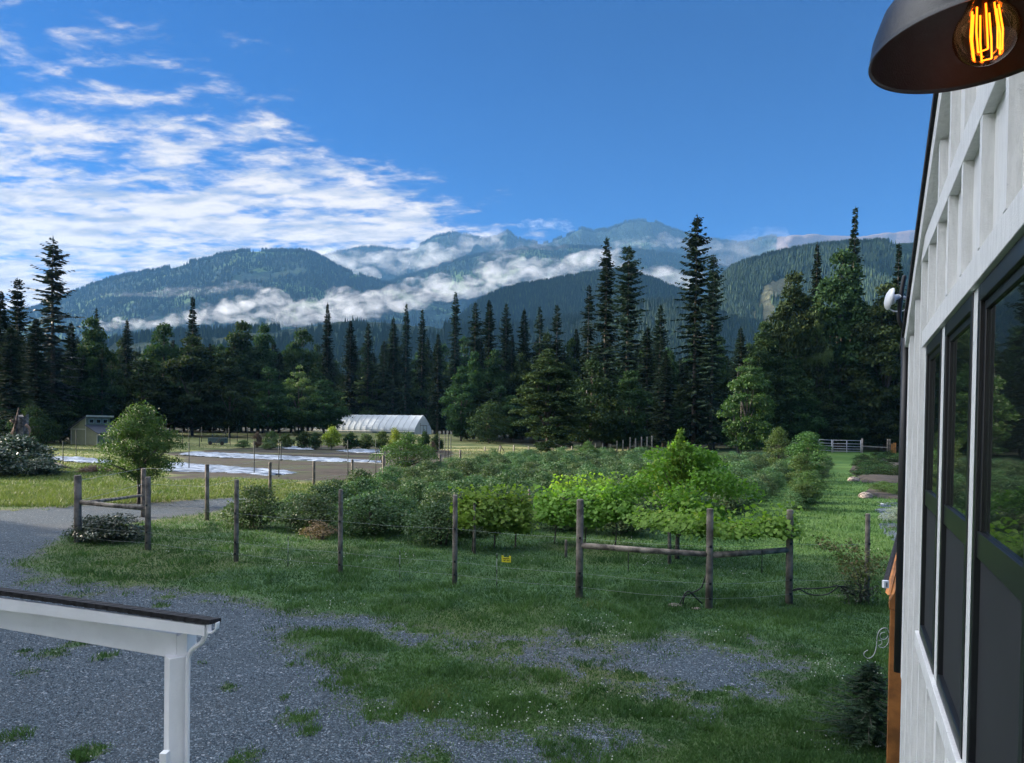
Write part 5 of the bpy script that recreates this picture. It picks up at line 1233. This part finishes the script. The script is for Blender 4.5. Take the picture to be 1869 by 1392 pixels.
# hoses at the posts
def hose(paths, Y, label): 
    o = A(*paths[0][0], Y); t = thing('irrigation_hose', o, label, 'hose'); 
    for P_ in paths: b = MB(); b.tube(curve([A(u, v, Y)-o for u, v in P_], 6), .017, 6); b.build('hose', M['hose'], t)
hose([[(1446,1078),(1455,1074),(1480,1074),(1510,1072),(1530,1069),(1545,1078),(1560,1086)],[(1448,1079),(1460,1076),(1480,1085),(1510,1084),(1532,1070),(1548,1073)]], 18.3, 'black hoses looping from the right brace post to the leaning sapling')
hose([[(1288,1050),(1280,1072),(1262,1082),(1250,1088),(1246,1104)],[(1240,1104),(1250,1084),(1258,1079),(1270,1090),(1282,1102)]], 17.9, 'thin black hoses standing up from the ground at the corner post')
# trellis posts behind the vines
for u, vt, vb, w, lb in [(1222,935,1030,6.5,'thin trellis post under the fruit tree'),(1033,985,1018,5,'short trellis post under the long grape vine'),(866,915,1012,5,'trellis post inside the leftmost grape vine'),(966,893,960,4.5,'trellis post left of the far grape vine'),(1112,872,930,4.,'trellis post right of the far grape vine')]:
    G_ = loc3(u, vb); t = thing('trellis_post', G_, lb, 'post', 'trellis posts'); post_at(t, u, vt, vb, w=w, name='pole')
# far white posts
wf = thing('berry_fence', loc3(1000, 826), 'line of thin pale posts along the far side of the berry patch', 'fence')
far = [(885,815,842),(913,812,838),(938,812,838),(965,814,836),(986,816,836),(1009,812,836),(1025,814,834),(1044,811,832),(1060,811,834),(1074,810,831),(1087,808,829),(1100,808,828),(1114,810,827),(1126,804,826),(1137,803,824),(1150,798,822),(1160,800,822),(1171,797,820),(1181,797,818),(1190,795,816),(1225,793,812),(1264,793,812),(1304,793,812),(1345,793,812),(1387,795,812)]
for u, vt, vb in far: post_at(wf, u, vt, min(vb, 836), w=2.6, m_=M['post_pale'], Y=118 if u < 1200 else 150, sides=6)
b = MB()
for u0, u1, v_ in ((1205,1262,803),): b.bar(A(u0, v_, 148)-wf.location, A(u1, v_, 148)-wf.location, .1, .18)
b.build('rail', M['post_pale'], wf)
for a, c_ in (((902,846),(912,812)),((922,826),(913,812))): b = MB(); b.bar(A(a[0], a[1], 117)-wf.location, A(c_[0], c_[1], 117)-wf.location, .12, .12); b.build('brace', M['post'], wf)
# thin dark steel stakes of the vegetable garden fence
vf = thing('stake_fence', loc3(600, 870), 'thin dark steel stakes with fine mesh round the vegetable beds', 'fence')
SP = []
for u, vt, vb in [(115,805,846),(139,785,835),(345,808,858),(464,805,866),(509,803,872),(513,805,842),(635,803,872),(686,805,874),(802,790,852),(812,792,846),(818,790,848),(823,795,842),(640,792,812),(580,790,812),(333,795,818),(364,796,815),(420,798,812),(333,782,806),(345,780,806),(368,779,806),(388,780,806),(412,781,806),(418,780,808),(433,782,806),(452,780,806),(744,800,838)]:
    G_ = ground(u, vb); post_at(vf, u, vt, vb, w=1.7 if vb > 840 else 1.2, m_=M['steel_post'], sides=5)
for us, v0 in (((464, 509, 635, 686), 3),):
    for h in (.4, 1.0, 1.6, 2.2):
        b = MB(); b.tube([Vector(ground(u, 871).tolist())+Vector((0, 0, h))-vf.location for u in (345, 464, 509, 635, 686, 760)], .006, 4, cap=False); b.build('wire', M['steel_post'], vf)
for a, c_, Y in (((670,845),(690,822),70),((690,822),(700,852),66)): b = MB(); b.bar(A(a[0], a[1], Y)-vf.location, A(c_[0], c_[1], Y)-vf.location, .06, .06); b.build('brace', M['steel_post'], vf)
# metal gate
YG2 = 131.; gt = thing('farm_gate', loc3(1530, 831), 'galvanised steel tube gate of two leaves at the end of the mown aisle', 'gate'); og = Vector(gt.location); zg = float(zt(55, YG2))
def gl(u, v): return A(u, v, YG2)-og
for (u0, u1, vt, vb, nm) in ((1494, 1519, 802, 829, 'small_leaf'), (1519, 1572, 803, 831, 'large_leaf')):
    b = MB(); n_ = 7
    for i in range(n_): f_ = (i/(n_-1))**.85; b.tube([gl(u0+1, vt+(vb-vt)*f_), gl(u1-1, vt+1+(vb-vt)*f_)], .055, 6)
    for uu in ([u0+1, u1-1] if u1-u0 < 40 else [u0+1, (u0+u1)/2, u1-1]): b.tube([gl(uu, vt), gl(uu, vb+.5)], .07, 6)
    b.build(nm, M['galv'], gt)
for u, vt, vb, w in ((1573.5,800,832,3.2),(1519,803,834,2.2),(1434,806,824,1.6)): 
    b = MB(); b.tube([A(u, vb, YG2)-og-Vector((0, 0, .5)), A(u, vt, YG2)-og], w/2/F*YG2, 8); b.build('gate_post', M['post_pale'], gt)
b = MB(); b.bar(gl(1434, 808), gl(1494, 809), .1, .16); b.bar(gl(1575, 814), gl(1621, 816.5), .1, .17); b.build('side_rail', M['post_pale'], gt)
for u, w, m_, lb in ((1620,2.8,M['post'],'left one of the thick posts right of the metal gate'),(1624,2.4,M['post'],'right one of the thick posts right of the metal gate')):
    t = thing('strainer_post', loc3(u, 832), lb, 'post'); b = MB(); p_ = Vector(t.location); b.tube([A(u, 833, YG2)-p_-Vector((0, 0, .5)), A(u, 801, YG2)-p_], w/2/F*YG2, 8); b.build('pole', m_, t)
t = thing('wooden_pallet', loc3(1631, 834), 'new orange wooden board panel standing by the thick posts', 'boards'); p_ = Vector(t.location)
for du in (-3.2, 0., 3.2):
    b = MB(); b.bar(A(1631+du, 834+abs(du)*.3, YG2-.5)-p_, A(1631+du, 808+(du < 0)*1.5, YG2-.5)-p_, .24, .05, up=(0, 1, 0)); b.build('board', M['cedarbeam'], t)
